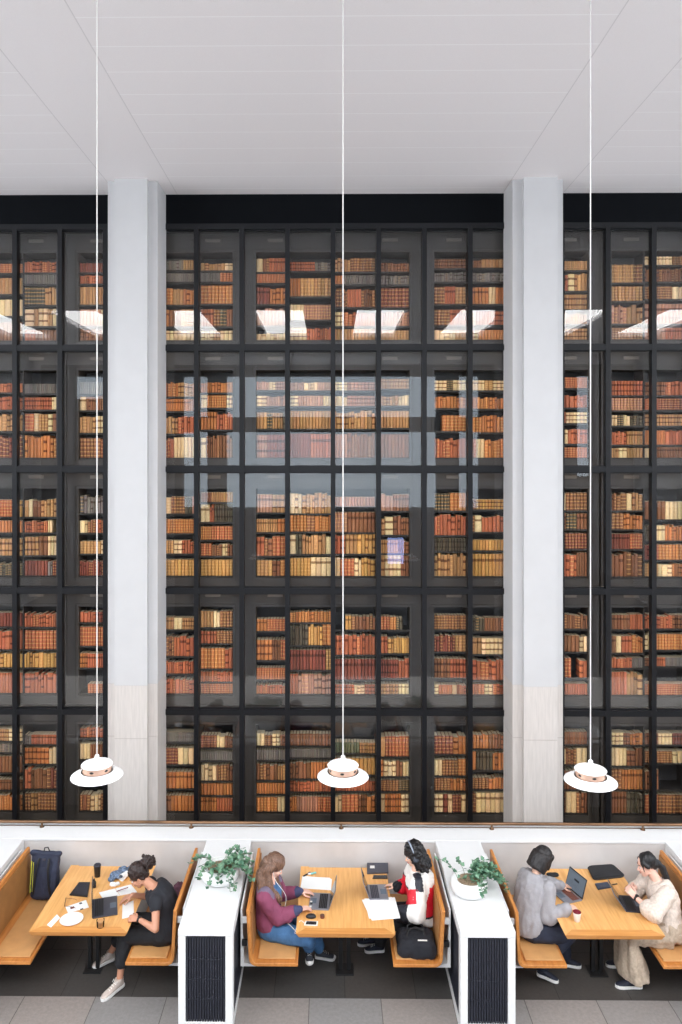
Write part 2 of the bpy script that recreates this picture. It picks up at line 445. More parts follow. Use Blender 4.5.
# each run of books: top and foot of the row as read off the photograph, then what stands in it from left to right
ROWS = {
 (0, 'C0s2'): [(172,230,'r'),(255,362,'b1 t2'),(395,498,'c'),(525,640,'b')],
 (0, 'C0s3'): [(158,228,'r'),(240,300,'g'),(315,430,'k5 t3'),(450,562,'c2 t1 c2 t1 c1'),(580,650,'r1 b2')],
 (0, 'C1s0'): [(170,228,'d'),(245,298,'r'),(318,428,'t'),(455,558,'p2 c1'),(580,650,'b')],
 (0, 'C1s2'): [(152,215,'g5 t3'),(235,288,'g'),(325,430,'o3 t2 o3'),(458,565,'o2 b2 t2 c1'),(590,650,'c')],
 (0, 'C1s3'): [(172,218,'t3 c1'),(230,288,'g3 r2'),(310,425,'o'),(455,565,'r2 b1 k1 b1'),(590,650,'c2 t1 c2')],
 (0, 'C2s0'): [(140,228,'c1 b1 r3'),(240,296,'r'),(320,428,'d3 o4'),(455,560,'p'),(605,648,'c')],
 (0, 'C2s1'): [(163,222,'r3 g2'),(262,380,'o2 t6'),(428,525,'c2 p4'),(572,650,'c2 r3')],
 (0, 'C2s2'): [(142,228,'t2 b3'),(248,305,'o1 g3'),(333,447,'b2 r2 b2'),(475,565,'c1 r3'),(582,650,'t')],
 (0, 'C2s3'): [(172,228,'b'),(250,308,'g'),(330,450,'d'),(475,565,'p'),(590,650,'t')],
 (0, 'C3s0'): [(152,208,'b'),(233,292,'g'),(318,430,'b2 r2 t2'),(462,560,'b1 r1'),(588,650,'c2 t1')],
 (0, 'C3s1'): [(152,205,'b1 t2'),(235,292,'g'),(322,430,'o3 c1 o2'),(475,558,'c1 r4'),(588,650,'c1 o3')],
 (0, 'C3s3'): [(148,200,'t'),(215,315,'r2 c1 t2'),(335,418,'t'),(440,500,'t'),(525,587,'t')],
 (0, 'C4s0'): [(165,270,'t5 b2'),(290,372,'t'),(390,500,'p3 t3'),(520,587,'b')],
 (0, 'C4s1'): [(122,172,'c2 b1'),(190,265,'b'),(288,362,'b2 c1'),(388,500,'p'),(520,587,'p1 r1')],
 (1, 'C0s2'): [(172,228,'r'),(255,335,'r'),(365,468,'t'),(495,630,'d')],
 (1, 'C0s3'): [(175,235,'g'),(255,335,'r5 c1'),(358,470,'r2 c1 t2 c1 b1'),(495,632,'o')],
 (1, 'C1s0'): [(165,238,'g'),(250,340,'c1 b4'),(370,480,'t2 c2'),(505,630,'b2 r1')],
 (1, 'C1s2'): [(165,255,'r1 o1 t2'),(270,345,'c1 o3 p1'),(375,485,'t2 r2'),(507,635,'r2 c3')],
 (1, 'C1s3'): [(168,230,'o'),(245,325,'c1 o3 c1'),(350,460,'o1 r1'),(490,632,'c1 b5')],
 (1, 'C2s0'): [(160,215,'p2 c1 p2'),(250,315,'c1 p2'),(350,455,'t2 k1 t2 k1'),(485,632,'p1 d2')],
 (1, 'C2s1'): [(165,218,'p1 c1 p1'),(248,315,'c1 p3 c1'),(345,455,'t'),(480,632,'d2 r2')],
 (1, 'C2s2'): [(165,218,'c1 p2'),(250,315,'c1 p2'),(345,455,'t'),(480,632,'p1 b2')],
 (1, 'C2s3'): [(148,208,'t'),(248,312,'t2 c1'),(345,450,'t'),(490,635,'b')],
 (1, 'C3s0'): [(155,218,'c2 k1 c2'),(258,328,'o'),(370,470,'_1 o3'),(520,637,'r')],
 (1, 'C3s1'): [(155,218,'c2 t1 c2'),(262,332,'o'),(375,478,'o'),(520,637,'r1 c1 o3')],
 (1, 'C3s3'): [(130,190,'r'),(230,298,'r'),(322,385,'r1 c2'),(418,500,'r1 c1 r3'),(520,578,'r')],
 (1, 'C4s0'): [(150,230,'r'),(245,315,'p'),(338,400,'c1 k1 c1 k2'),(428,505,'r1 t1'),(522,578,'t1 c1 t2')],
 (1, 'C4s1'): [(152,230,'b1 r1'),(245,312,'r1 d2'),(338,400,'t'),(425,505,'o1 r1'),(515,575,'c1 b3')],
 (2, 'C0s2'): [(155,260,'r3 y1'),(285,358,'o'),(398,502,'t'),(540,615,'k')],
 (2, 'C0s3'): [(145,260,'t1 c1 b2 t4'),(283,358,'r5 c1 _1'),(380,500,'t3 b2 c2'),(525,620,'d5 g1 d1')],
 (2, 'C1s0'): [(130,238,'g'),(278,360,'c1 b1 r2'),(408,490,'t2 c1'),(527,620,'d')],
 (2, 'C1s2'): [(135,240,'b1 c1 b2 k1 p1'),(275,362,'o'),(405,488,'b1 t1 c1 r2'),(525,625,'y')],
 (2, 'C1s3'): [(108,168,'b1 t2'),(180,292,'c2 r1 k4'),(318,402,'o1 r2'),(425,502,'r2 b2 c1 b1'),(525,625,'y')],
 (2, 'C2s0'): [(120,232,'p2 t2'),(270,355,'t2 o1'),(378,502,'r1 b1 r2'),(525,628,'t2 b1 o1')],
 (2, 'C2s1'): [(112,238,'c2 t5'),(248,350,'o2 b1 o2'),(365,490,'c1 k1 t4 c1'),(510,628,'y2 c2')],
 (2, 'C2s2'): [(138,195,'p'),(225,355,'p1 b2'),(365,488,'r2 t2 y3'),(515,628,'c1 r2 c1 y2')],
 (2, 'C2s3'): [(115,222,'p1 b1'),(255,370,'t1 c1 b2'),(400,485,'t2 b1'),(490,628,'t1 c2 b1')],
 (2, 'C3s0'): [(110,220,'k2 o2'),(245,372,'r'),(392,470,'k'),(490,628,'t')],
 (2, 'C3s1'): [(150,212,'b1 y4'),(250,352,'b1 c1 r4'),(402,466,'y'),(490,628,'y')],
 (2, 'C3s3'): [(100,200,'c1 b2'),(215,305,'b1 k1 b1'),(328,415,'d'),(430,568,'r2 b1')],
 (2, 'C4s0'): [(102,200,'b3 c1 t2'),(215,305,'b2 o3'),(328,415,'d3 r2'),(435,568,'b')],
 (2, 'C4s1'): [(148,250,'b2 c2'),(282,368,'k1 c1 o2'),(390,475,'d1 o2'),(495,568,'t1 c1 o1')],
 (3, 'C0s2'): [(115,200,'d'),(225,342,'b1 r2'),(362,455,'y'),(478,602,'r')],
 (3, 'C0s3'): [(118,202,'r'),(225,342,'r'),(362,455,'y'),(478,602,'r')],
 (3, 'C1s0'): [(105,172,'r1 d1'),(202,320,'r'),(365,455,'o1 r3'),(545,602,'_1 r3')],
 (3, 'C1s2'): [(142,216,'t2 c1 t2'),(255,382,'b2 r3'),(415,490,'r'),(517,610,'r')],
 (3, 'C1s3'): [(98,202,'t2 c1 b2'),(225,302,'r1 b1'),(328,458,'o3 r1'),(475,540,'r'),(550,610,'r')],
 (3, 'C2s0'): [(150,225,'o1 r2'),(278,405,'o2 b1 r1'),(455,525,'r'),(560,614,'r')],
 (3, 'C2s1'): [(102,170,'o'),(182,312,'k4 y3 o2'),(338,465,'d6 t1'),(488,614,'r1 p4')],
 (3, 'C2s2'): [(128,215,'_2 y1 b4'),(243,370,'r'),(398,525,'d'),(555,614,'r2 c1 r1')],
 (3, 'C2s3'): [(132,215,'r2 o1 k1 _1'),(255,360,'r1 y2'),(395,515,'d2 r1'),(550,614,'t2 c1')],
 (3, 'C3s0'): [(125,212,'b'),(250,350,'d2 t1'),(390,512,'b1 r1'),(558,618,'c1 r3 c1 r2')],
 (3, 'C3s1'): [(138,222,'k2 b2 r1'),(265,365,'t2 c3 b1'),(402,525,'r'),(555,618,'r2 c1 r2')],
 (3, 'C3s3'): [(110,192,'c1 b4'),(230,320,'c1 b2 c1'),(355,465,'r2 _1 r1'),(500,560,'r')],
 (3, 'C4s0'): [(112,195,'b3 r2'),(230,325,'b1 c1 r2 o2'),(352,410,'r4 g2'),(432,560,'r1 t1')],
 (3, 'C4s1'): [(115,190,'r2 b1'),(220,308,'c1 o3'),(350,400,'b1 r1 g2'),(500,560,'r')],
 (4, 'C0s2'): [(92,168,'t2 c1'),(185,240,'g'),(265,365,'b'),(412,472,'b'),(490,585,'t1 o1')],
 (4, 'C0s3'): [(130,188,'g1 r4'),(208,310,'o3 c1'),(330,465,'r1 b3 d1'),(475,585,'b1 t1 b3')],
 (4, 'C1s0'): [(85,145,'r'),(185,280,'c1 b2'),(330,420,'b'),(480,590,'b1 c1 b1')],
 (4, 'C1s2'): [(112,170,'g'),(205,310,'d2 c2'),(360,460,'o'),(505,600,'b1 o2')],
 (4, 'C1s3'): [(130,205,'d2 c1 b1'),(230,285,'g'),(308,410,'c2 b2'),(430,500,'o'),(515,600,'o1 r1')],
 (4, 'C2s0'): [(118,192,'c1 b1 c1 b1'),(220,280,'g'),(305,405,'b2 t1'),(425,490,'o'),(508,598,'o2 c1')],
 (4, 'C2s1'): [(120,190,'b'),(212,265,'g'),(290,395,'b1 o1'),(412,475,'r'),(505,598,'o1 p3 r2')],
 (4, 'C2s2'): [(170,235,'e5 t3'),(265,370,'o1 y2'),(405,470,'r'),(490,598,'c1 r2 b1 o1')],
 (4, 'C2s3'): [(130,255,'t1 r3'),(280,378,'o1 c2 b1 c1'),(402,470,'b2 k1'),(485,600,'c1 o2 c1')],
 (4, 'C3s0'): [(125,240,'d3 o2'),(272,372,'c1 b2 o1'),(390,465,'b1 o1'),(490,602,'c2 d1 c1 d2 c1')],
 (4, 'C3s1'): [(115,205,'o1 b1'),(222,338,'o1 k2 o2'),(385,455,'b1 o1'),(475,602,'b1 c4')],
 (4, 'C3s3'): [(102,170,'b'),(190,282,'c1 b1 c1'),(320,420,'b'),(430,545,'b1 c1 b1')],
 (4, 'C4s0'): [(105,172,'c2 b1 o2'),(190,288,'c2 b2'),(305,420,'b1 o2'),(435,552,'b1 k1')],
 (4, 'C4s1'): [(108,170,'b1 c1 d1'),(205,272,'b2 c1'),(305,420,'b1 _2'),(450,552,'r1 b2')],
}
FOOT = {0: 651, 1: 635, 2: 626, 3: 614, 4: 600}; FOOTR = {0: 587, 1: 578, 2: 568, 3: 560, 4: 552}
TB = [bz(y) for y in (340, 457.7, 576, 694, 811.8)]
BAY = {'C0s2': 'bay at far left edge', 'C0s3': 'second bay left of left pillar', 'C1s0': 'bay left of left pillar', 'C1s2': 'bay right of left pillar', 'C1s3': 'second bay right of left pillar',
       'C2s0': 'leftmost bay of middle bookcase', 'C2s1': 'second bay of middle bookcase', 'C2s2': 'third bay of middle bookcase', 'C2s3': 'rightmost bay of middle bookcase',
       'C3s0': 'second bay left of right pillar', 'C3s1': 'bay left of right pillar', 'C3s3': 'bay right of right pillar', 'C4s0': 'second bay right of right pillar', 'C4s1': 'bay at far right edge'}
TIER = ['top tier', 'second tier', 'third tier', 'fourth tier', 'bottom tier']
def ordinal(n):
    b = ['zeroth', 'first', 'second', 'third', 'fourth', 'fifth', 'sixth', 'seventh', 'eighth', 'ninth', 'tenth', 'eleventh', 'twelfth', 'thirteenth', 'fourteenth', 'fifteenth', 'sixteenth', 'seventeenth', 'eighteenth', 'nineteenth', 'twentieth']
    return b[n] if n <= 20 else 'twenty-' + b[n - 20]

# leather: the book's own colour, gilt or dark bands across the spine at its own heights
M['leather'], nt, b = newmat('book_leather')
def _leather(nt, b):
    L = nt.links.new; N = nt.nodes.new
    a = N('ShaderNodeAttribute'); a.attribute_name = 'tone'
    u = N('ShaderNodeUVMap'); u.uv_map = 'band'; sp = N('ShaderNodeSeparateXYZ'); L(u.outputs['UV'], sp.inputs[0])
    def m_(op, x, y=None):
        n = N('ShaderNodeMath'); n.operation = op
        for i, q in enumerate((x, y)):
            if q is None: continue
            if isinstance(q, (int, float)): n.inputs[i].default_value = q
            else: L(q, n.inputs[i])
        return n.outputs[0]
    # v runs 0..1 up the spine; the integer part of u says which banding the book has
    bands = m_('LESS_THAN', m_('ABSOLUTE', m_('SUBTRACT', m_('FRACT', m_('MULTIPLY', sp.outputs['Y'], 5.0)), .5)), .11)
    label = m_('LESS_THAN', m_('ABSOLUTE', m_('SUBTRACT', sp.outputs['Y'], .72)), .065)
    label2 = m_('LESS_THAN', m_('ABSOLUTE', m_('SUBTRACT', sp.outputs['Y'], .30)), .05)
    k1 = m_('GREATER_THAN', sp.outputs['X'], .5); k2 = m_('GREATER_THAN', sp.outputs['X'], 1.5); k3 = m_('GREATER_THAN', sp.outputs['X'], 2.5)
    dark = N('ShaderNodeMix'); dark.data_type = 'RGBA'; dark.blend_type = 'MULTIPLY'; L(a.outputs['Color'], dark.inputs['A']); dark.inputs['B'].default_value = (.36, .28, .24, 1)
    L(m_('MULTIPLY', m_('MULTIPLY', label, k1), m_('SUBTRACT', 1.0, k2)), dark.inputs['Factor'])
    d2 = N('ShaderNodeMix'); d2.data_type = 'RGBA'; d2.blend_type = 'MULTIPLY'; L(dark.outputs['Result'], d2.inputs['A']); d2.inputs['B'].default_value = (.30, .20, .18, 1)
    L(m_('MULTIPLY', m_('MAXIMUM', label, label2), k3), d2.inputs['Factor'])
    gi = N('ShaderNodeMix'); gi.data_type = 'RGBA'; L(d2.outputs['Result'], gi.inputs['A']); gi.inputs['B'].default_value = s2l((226, 182, 120)) + (1,)
    L(m_('MULTIPLY', m_('MULTIPLY', bands, m_('MULTIPLY', k2, m_('SUBTRACT', 1.0, k3))), .55), gi.inputs['Factor'])
    tc = N('ShaderNodeTexCoord'); n = N('ShaderNodeTexNoise'); n.inputs['Scale'].default_value = 40; n.inputs['Detail'].default_value = 4
    L(tc.outputs['Object'], n.inputs['Vector'])
    hs = N('ShaderNodeHueSaturation'); L(gi.outputs['Result'], hs.inputs['Color']); mr = N('ShaderNodeMapRange'); mr.inputs['To Min'].default_value = .72; mr.inputs['To Max'].default_value = 1.25
    L(n.outputs['Fac'], mr.inputs['Value']); L(mr.outputs['Result'], hs.inputs['Value'])
    L(hs.outputs['Color'], b.inputs['Base Color']); b.inputs['Roughness'].default_value = .5; b.inputs['Specular IOR Level'].default_value = .3
_leather(nt, b)
M['page'] = mat('page_block', (222, 208, 180), .8)

rnd = random.Random(11)
class BookMesh:
    """books with a rounded spine towards the glass, covers that stand proud and a page block sunk between them"""
    def __init__(s): s.mb = MB(); s.col = []; s.uv = []
    def book(s, x0, x1, z0, h, y0, d, col, kind, lean=0.0):
        w = x1 - x0; cx = (x0 + x1) / 2
        n0 = len(s.mb.f)
        bul = min(.016, w * .38)
        pro = [(x0, y0 + d), (x0, y0 + bul)]
        for k in range(1, 4):
            a = PI * k / 4; pro.append((cx - math.cos(a) * w / 2, y0 + bul - math.sin(a) * bul))
        pro += [(x1, y0 + bul), (x1, y0 + d)]
        T = Matrix.Translation((cx, 0, z0)) @ Matrix.Rotation(lean, 4, 'Y') @ Matrix.Translation((-cx, 0, -z0))
        s.mb.loft([[V((x, y, z0)) for x, y in pro], [V((x, y, z0 + h)) for x, y in pro]], 0, T)
        e = min(.004, w * .18)
        s.mb.box(x0 + e, x1 - e, y0 + bul + .003, y0 + d - .006, z0 + h * .5, z0 + h + .0012, 1, T)
        for fi in range(n0, len(s.mb.f)):
            for vi in s.mb.f[fi]:
                v = T.inverted() @ V(s.mb.v[vi])
                s.uv.append((kind, (v.z - z0) / h)); s.col.append(col)
    def done(s, name):
        me = s.mb.mesh(name, [M['leather'], M['page']])
        uv = me.uv_layers.new(name='band'); uv.data.foreach_set('uv', [q for p in s.uv for q in p])
        ca = me.color_attributes.new('tone', 'FLOAT_COLOR', 'CORNER'); ca.data.foreach_set('color', [q for c_ in s.col for q in (*c_, 1.0)])
        return me

case_obj = {}
CASE_L = ['behind the glass at the left edge', 'behind the left pillar', 'in the middle between the pillars', 'behind the right pillar', 'behind the glass at the right edge']
M['slot'] = mat('slot_plate', (92, 90, 90), .4)
secx = {}
for ci, (p0, p1) in enumerate(CASE_PX):
    x0, x1 = bx(p0), bx(p1); W = x1 - x0; a = x0
    for k in range(4):
        secx['C%ds%d' % (ci, k)] = (a + (.0 if k == 0 else .009), a + W * SECW[k] - (.0 if k == 3 else .009)); a += W * SECW[k]
PER = bx(CASE_PX[2][0]) - bx(CASE_PX[1][0])
allbooks = []
for ti in range(5):
    zb = TB[ti]; ztop = zb + 1.315
    for ci, (p0, p1) in enumerate(CASE_PX):
        x0, x1 = bx(p0), bx(p1); g = (PER - (x1 - x0)) / 2
        case = thing('bookcase', 'dark grey bookcase of old leather books %s, %s' % (CASE_L[ci], TIER[ti]), 'bookcase', ((x0 + x1) / 2, BY + .1, zb - .16), 'tiers of dark bookcases behind the glass')
        yf, yb = BY - .03, BY + .36
        fr = MB()
        for a, b2 in ((x0 - g + .002, x0), (x1, x1 + g - .002)): fr.box(a, b2, yf, yb, zb - .16, zb + 1.60)
        fr.box(x0, x1, yf, yb, ztop, zb + 1.60); fr.box(x0, x1, yf, yb, zb - .16, zb - .028)
        fr.box(x0 - .02, x1 + .02, yb - .02, yb, zb - .03, ztop + .02)
        obj('carcass', fr, M['cabinet'], case)
        mo = MB()
        for q, t in ((.035, .012),):
            mo.box(x0 - q - t, x0 - q, yf - .01, yf, zb - .06, ztop + q); mo.box(x1 + q, x1 + q + t, yf - .01, yf, zb - .06, ztop + q); mo.box(x0 - q - t, x1 + q + t, yf - .01, yf, ztop + q, ztop + q + t)
        obj('moulding', mo, M['shelf'], case)
        for k in range(3):
            xd = secx['C%ds%d' % (ci, k)][1] + .009
            obj('divider', MB().box(xd - .009, xd + .009, BY + .0, yb - .02, zb - .028, ztop), M['shelf'], case)
        for k in (0, 3):
            s0, s1 = secx['C%ds%d' % (ci, k)]; xm = (s0 + s1) / 2 + (.05 if k == 0 else -.05)
            pm = MB().bbox(xm - .115, xm + .115, yf - .008, yf, ztop + .15, ztop + .20, .004)
            obj('slot_plate', pm, M['slot'], case)
        for k in range(4):
            key = 'C%ds%d' % (ci, k); s0, s1 = secx[key]
            hid = (ti, key) not in ROWS
            rows = ROWS.get((ti, key)) or ROWS[(ti, {'C1s1': 'C1s2', 'C3s2': 'C3s1', 'C0s0': 'C0s2', 'C0s1': 'C0s3', 'C4s2': 'C4s1', 'C4s3': 'C4s0'}[key])]
            src = key if not hid else {'C1s1': 'C1s2', 'C3s2': 'C3s1', 'C0s0': 'C0s2', 'C0s1': 'C0s3', 'C4s2': 'C4s1', 'C4s3': 'C4s0'}[key]
            right = src in ('C3s3', 'C4s0', 'C4s1')
            sc_ = 5.59 if right else 6.2; ft = (FOOTR if right else FOOT)[ti]
            for ri, (yt, yb_, spec) in enumerate(rows):
                last = ri == len(rows) - 1
                z0 = zb + (0 if last else (ft - yb_) / sc_ / SC); h = (yb_ - yt) / sc_ / SC
                obj('shelf', MB().box(s0, s1, BY - .004, yb - .02, z0 - .026, z0), M['shelf'], case)
                if hid and key in ('C0s0', 'C0s1', 'C4s2', 'C4s3'): continue
                runs = []; tot = 0
                for part in spec.split():
                    q = int(part[1:] or 1) if len(part) > 1 else 1; runs.append((part[0], q)); tot += q
                x = s0 + .004; span = s1 - s0 - .008
                for cc, q in runs:
                    xe = x + span * q / tot
                    if cc == '_': x = xe; continue
                    sets = rnd.random() < .6                      # a uniform set, or odd volumes
                    tw = {'c': .052, 'g': .030, 'd': .040, 'k': .038}.get(cc, .041) * rnd.uniform(.85, 1.25) * (1.18 if h > .24 else 1.0)
                    if cc == 'c' and rnd.random() < .4: tw *= 1.3
                    n = max(1, round((xe - x) / tw))
                    ws = [1.0 if sets else rnd.uniform(.65, 1.5) for _ in range(n)]; f = (xe - x) / sum(ws)
                    kind = rnd.choice((0, 1, 2, 2, 3) if cc != 'c' else (0, 1, 1, 3, 3)); hh = h * (rnd.uniform(.94, 1.0) if len(runs) > 1 else 1)
                    if cc == 'g': kind = 0
                    for wi in ws:
                        bw = wi * f
                        base = PAL[cc]; j = rnd.uniform(.82, 1.16) if sets else rnd.uniform(.7, 1.28)
                        col = tuple(min(1, c_ * j * rnd.uniform(.95, 1.05)) for c_ in s2l(base))
                        hb = hh * (rnd.uniform(.985, 1.0) if sets else rnd.uniform(.86, 1.03))
                        if not sets: kind = rnd.choice((0, 0, 1, 2, 3))
                        gap = min(.0022, bw * .06)
                        allbooks.append(dict(x0=x + gap, x1=x + bw - gap, z0=z0, h=min(hb, h * 1.05), y0=BY + rnd.uniform(.0, .012), d=min(.27, max(.16, hb * .72)), col=col, kind=kind + .01, key=key, ti=ti, ri=ri, nr=len(rows), cc=cc, hid=hid))
                        x += bw
                    x = xe

# which books the photograph shows, and how large: bars, pillars, lamps and the frame hide some
def hidden_spans():
    sp = [(-1e3, 0), (682, 1e3), (107.4, 165), (503.5, 563.5), (104, 107.5)]
    for x in mulls:
        a = proj((x - .034, GY - .05, CAMH))[0]; b2 = proj((x + .034, GY - .05, CAMH))[0]; sp.append((a, b2))
    return sp
HS = hidden_spans()
def shown(bk):
    a, zt = proj((bk['x0'], BY, bk['z0'] + bk['h'])); b2, zbm = proj((bk['x1'], BY, bk['z0']))
    vis = b2 - a
    for s0, s1 in HS: vis -= max(0, min(b2, s1) - max(a, s0))
    if zbm > 752 and any(abs((a + b2) / 2 - lx) < 25 and zt < 790 for lx in (97, 343, 590)): vis *= .3
    return max(0, vis) / max(b2 - a, 1e-6), max(0, vis) * (zbm - zt)
byrow = {}
for bk in allbooks:
    bk['fr'], bk['area'] = shown(bk)
    if bk['fr'] > .35 and not bk['hid']: byrow.setdefault((bk['ti'], bk['key'], bk['ri']), []).append(bk)
NB = 300
cand = sorted((q for r in byrow.values() for q in r if q['fr'] > .5 and len(r) <= 25), key=lambda q: -q['area'])[:NB]
for q in cand: q['own'] = True
mass = BookMesh()
for bk in allbooks:
    a = (bk['x0'], bk['x1'], bk['z0'] + .0004, bk['h'], bk['y0'], bk['d'], bk['col'], bk['kind'])
    if bk.get('own'):
        row = byrow[(bk['ti'], bk['key'], bk['ri'])]; i = row.index(bk) + 1
        place = 'only one' if len(row) == 1 else ordinal(i) + ' from left'
        nr = bk['nr']; sh = ('top', 'second', 'third', 'fourth', 'fifth')[bk['ri']] if bk['ri'] < nr - 1 else 'bottom'
        one = BookMesh(); one.book(*a)
        o = link('book', one.done('book'))
        tag(o, '%s book, %s, %s shelf, %s, %s' % (TONE[bk['cc']], place, sh, TIER[bk['ti']], BAY[bk['key']]), 'book', 'old leather books standing on the bookcase shelves')
    else: mass.book(*a)
o = link('shelved_books', mass.done('shelved_books'))
tag(o, 'rows of smaller old leather books filling the other shelf places', 'books', None, 'stuff')
print('BOOKS', len(allbooks), len(cand), min(q['area'] for q in cand))

# strip lamps inside the tower, standing behind the glazing bars and washing the books on either side
for x in mulls:
    if not -5.5 < x < 5.7: continue
    for sgn in (-1, 1):
        area('shelf_lamp', (x + sgn * .012, GY + .085, 4.45), (PI / 2, 0, PI + sgn * R(52) * 1), .022, 9.0, BOOKL, (1.0, .80, .58))
# ================================================================ parapet, handrail, booths
M['oak'] = mat_wood('oak', (214, 152, 84), (236, 182, 114), 2.2, 'Y')
M['oak_x'] = mat_wood('oak_edge', (196, 128, 62), (222, 158, 88), 2.2, 'X')
M['oak_lip'] = mat_wood('oak_lip', (186, 116, 54), (210, 142, 74), 2.2, 'Y')
M['tanpad'] = mat('tan_leather', (206, 154, 98), .55, var=.06, vscale=9, bump=.05)
M['brownpad'] = mat('brown_leather', (156, 108, 60), .5, var=.12, vscale=7, bump=.05)
M['grille'] = mat('dark_grille', (34, 36, 46), .45)
M['grilleback'] = mat('grille_back', (12, 13, 18), .8)
M['soil'] = mat('pebble_soil', (150, 128, 104), .9, var=.3, vscale=60, bump=.6, bscale=70)
M['ceramic'] = mat('white_ceramic', (238, 238, 236), .3)
M['copper'] = mat('copper', (240, 200, 176), .4, .7)
M['lampwhite'] = mat('lamp_enamel', (246, 246, 246), .3)
M['cord'] = mat('white_cord', (206, 202, 198), .6)
PY = 9.28
mb = MB()
mb.bbox(XL, XR, PY, 9.66, .0, 1.0, .012)
struct('wall_parapet', mb, M['marble'])
mb = MB(); mb.bbox(XL, XR, PY - .012, 9.665, 1.0005, 1.03, .006)
struct('trim_2', mb, M['white'])
# handrail of polished bronze on short posts
hr = thing('handrail', 'polished bronze handrail on short posts along the white parapet', 'handrail', (0, 9.56, 1.03))
zr = 1.098
obj('rail', MB().tube([(XL + .2, 9.56, zr), (XR - .2, 9.56, zr)], 0.020, 14), M['bronze'], hr, True)
obj('base_strip', MB().bbox(XL + .2, XR - .2, 9.585, 9.60, 1.0305, 1.036, .002), M['bronze'], hr)
px_ = [P(x, y, 1.03).x for x, y in ((38, 832), (192, 833), (342, 834), (493, 835), (648, 836))]
dx = (px_[4] - px_[0]) / 4
for k in range(-3, 8):
    x = px_[0] + dx * k
    if not XL + .4 < x < XR - .4: continue
    p = MB(); p.lathe([(.03, 0), (.03, .008), (.018, .014), (.013, .02), (.013, .048), (.017, .056)], (x, 9.56, 1.0305), 14)
    obj('post', p, M['bronze'], hr, True)

MOD = 2.822; XB0 = .164                               # booth spacing; middle booth
# ---- planter cabinets between the booths
def cabinet(xc, label):
    x0, x1 = xc - .276, xc + .276; y0, y1 = 7.49, PY - .013; zt = 1.0
    t = thing('divider_cabinet', label, 'cabinet', (xc, y0, 0), 'white cabinets between the booths')
    obj('top', MB().bbox(x0, x1, y0, y1, zt - .035, zt + .030, .006), M['white'], t)
    body = MB()
    for a, b in ((x0 + .002, x0 + .076), (x1 - .076, x1 - .002)):
        body.bbox(a, b, y0 + .004, y0 + .11, 0.0, zt - .037, .003); body.bbox(a, b, y1 - .12, y1, 0.0, zt - .037, .003)
    body.box(x0 + .02, x1 - .02, y0 + .05, y1 - .02, .0, zt - .037, 1)
    body.bbox(x0 + .076, x1 - .076, y0 + .01, y0 + .05, .0, .10, .002)
    for a, b in ((x0 + .002, x0 + .02), (x1 - .02, x1 - .002)): body.box(a, b, y0 + .11, y1 - .12, .0, .10); body.box(a, b, y0 + .11, y1 - .12, zt - .08, zt - .037)
    obj('body', body, [M['white'], M['grilleback']], t)
    g = MB(); n = 15; w = (x1 - x0) - .16
    for k in range(n):
        x = x0 + .08 + w * (k + .5) / n; g.box(x - .009, x + .009, y0 + .014, y0 + .044, .102, zt - .04)
    for z in (.32, .52, .72): g.box(x0 + .08, x1 - .08, y0 + .022, y0 + .048, z - .006, z + .006)
    obj('front_grille', g, M['grille'], t)
    for a, b in ((x0 + .006, x0 + .018), (x1 - .018, x1 - .006)):
        g = MB(); n = 40; L_ = (y1 - .12) - (y0 + .11)
        for k in range(n):
            y = y0 + .11 + L_ * (k + .5) / n; g.box(a, b, y - .012, y + .012, .10, zt - .08)
        obj('side_grille', g, M['grille'], t)
    return t
CABL = ['white cabinet at the far left edge of the booths', 'white cabinet with a round ivy pot, left of the middle booth', 'white cabinet with a round ivy pot, right of the middle booth', 'white cabinet at the far right edge of the booths']
for k in range(4): cabinet(XB0 - MOD * 1.5 + MOD * k, CABL[k])

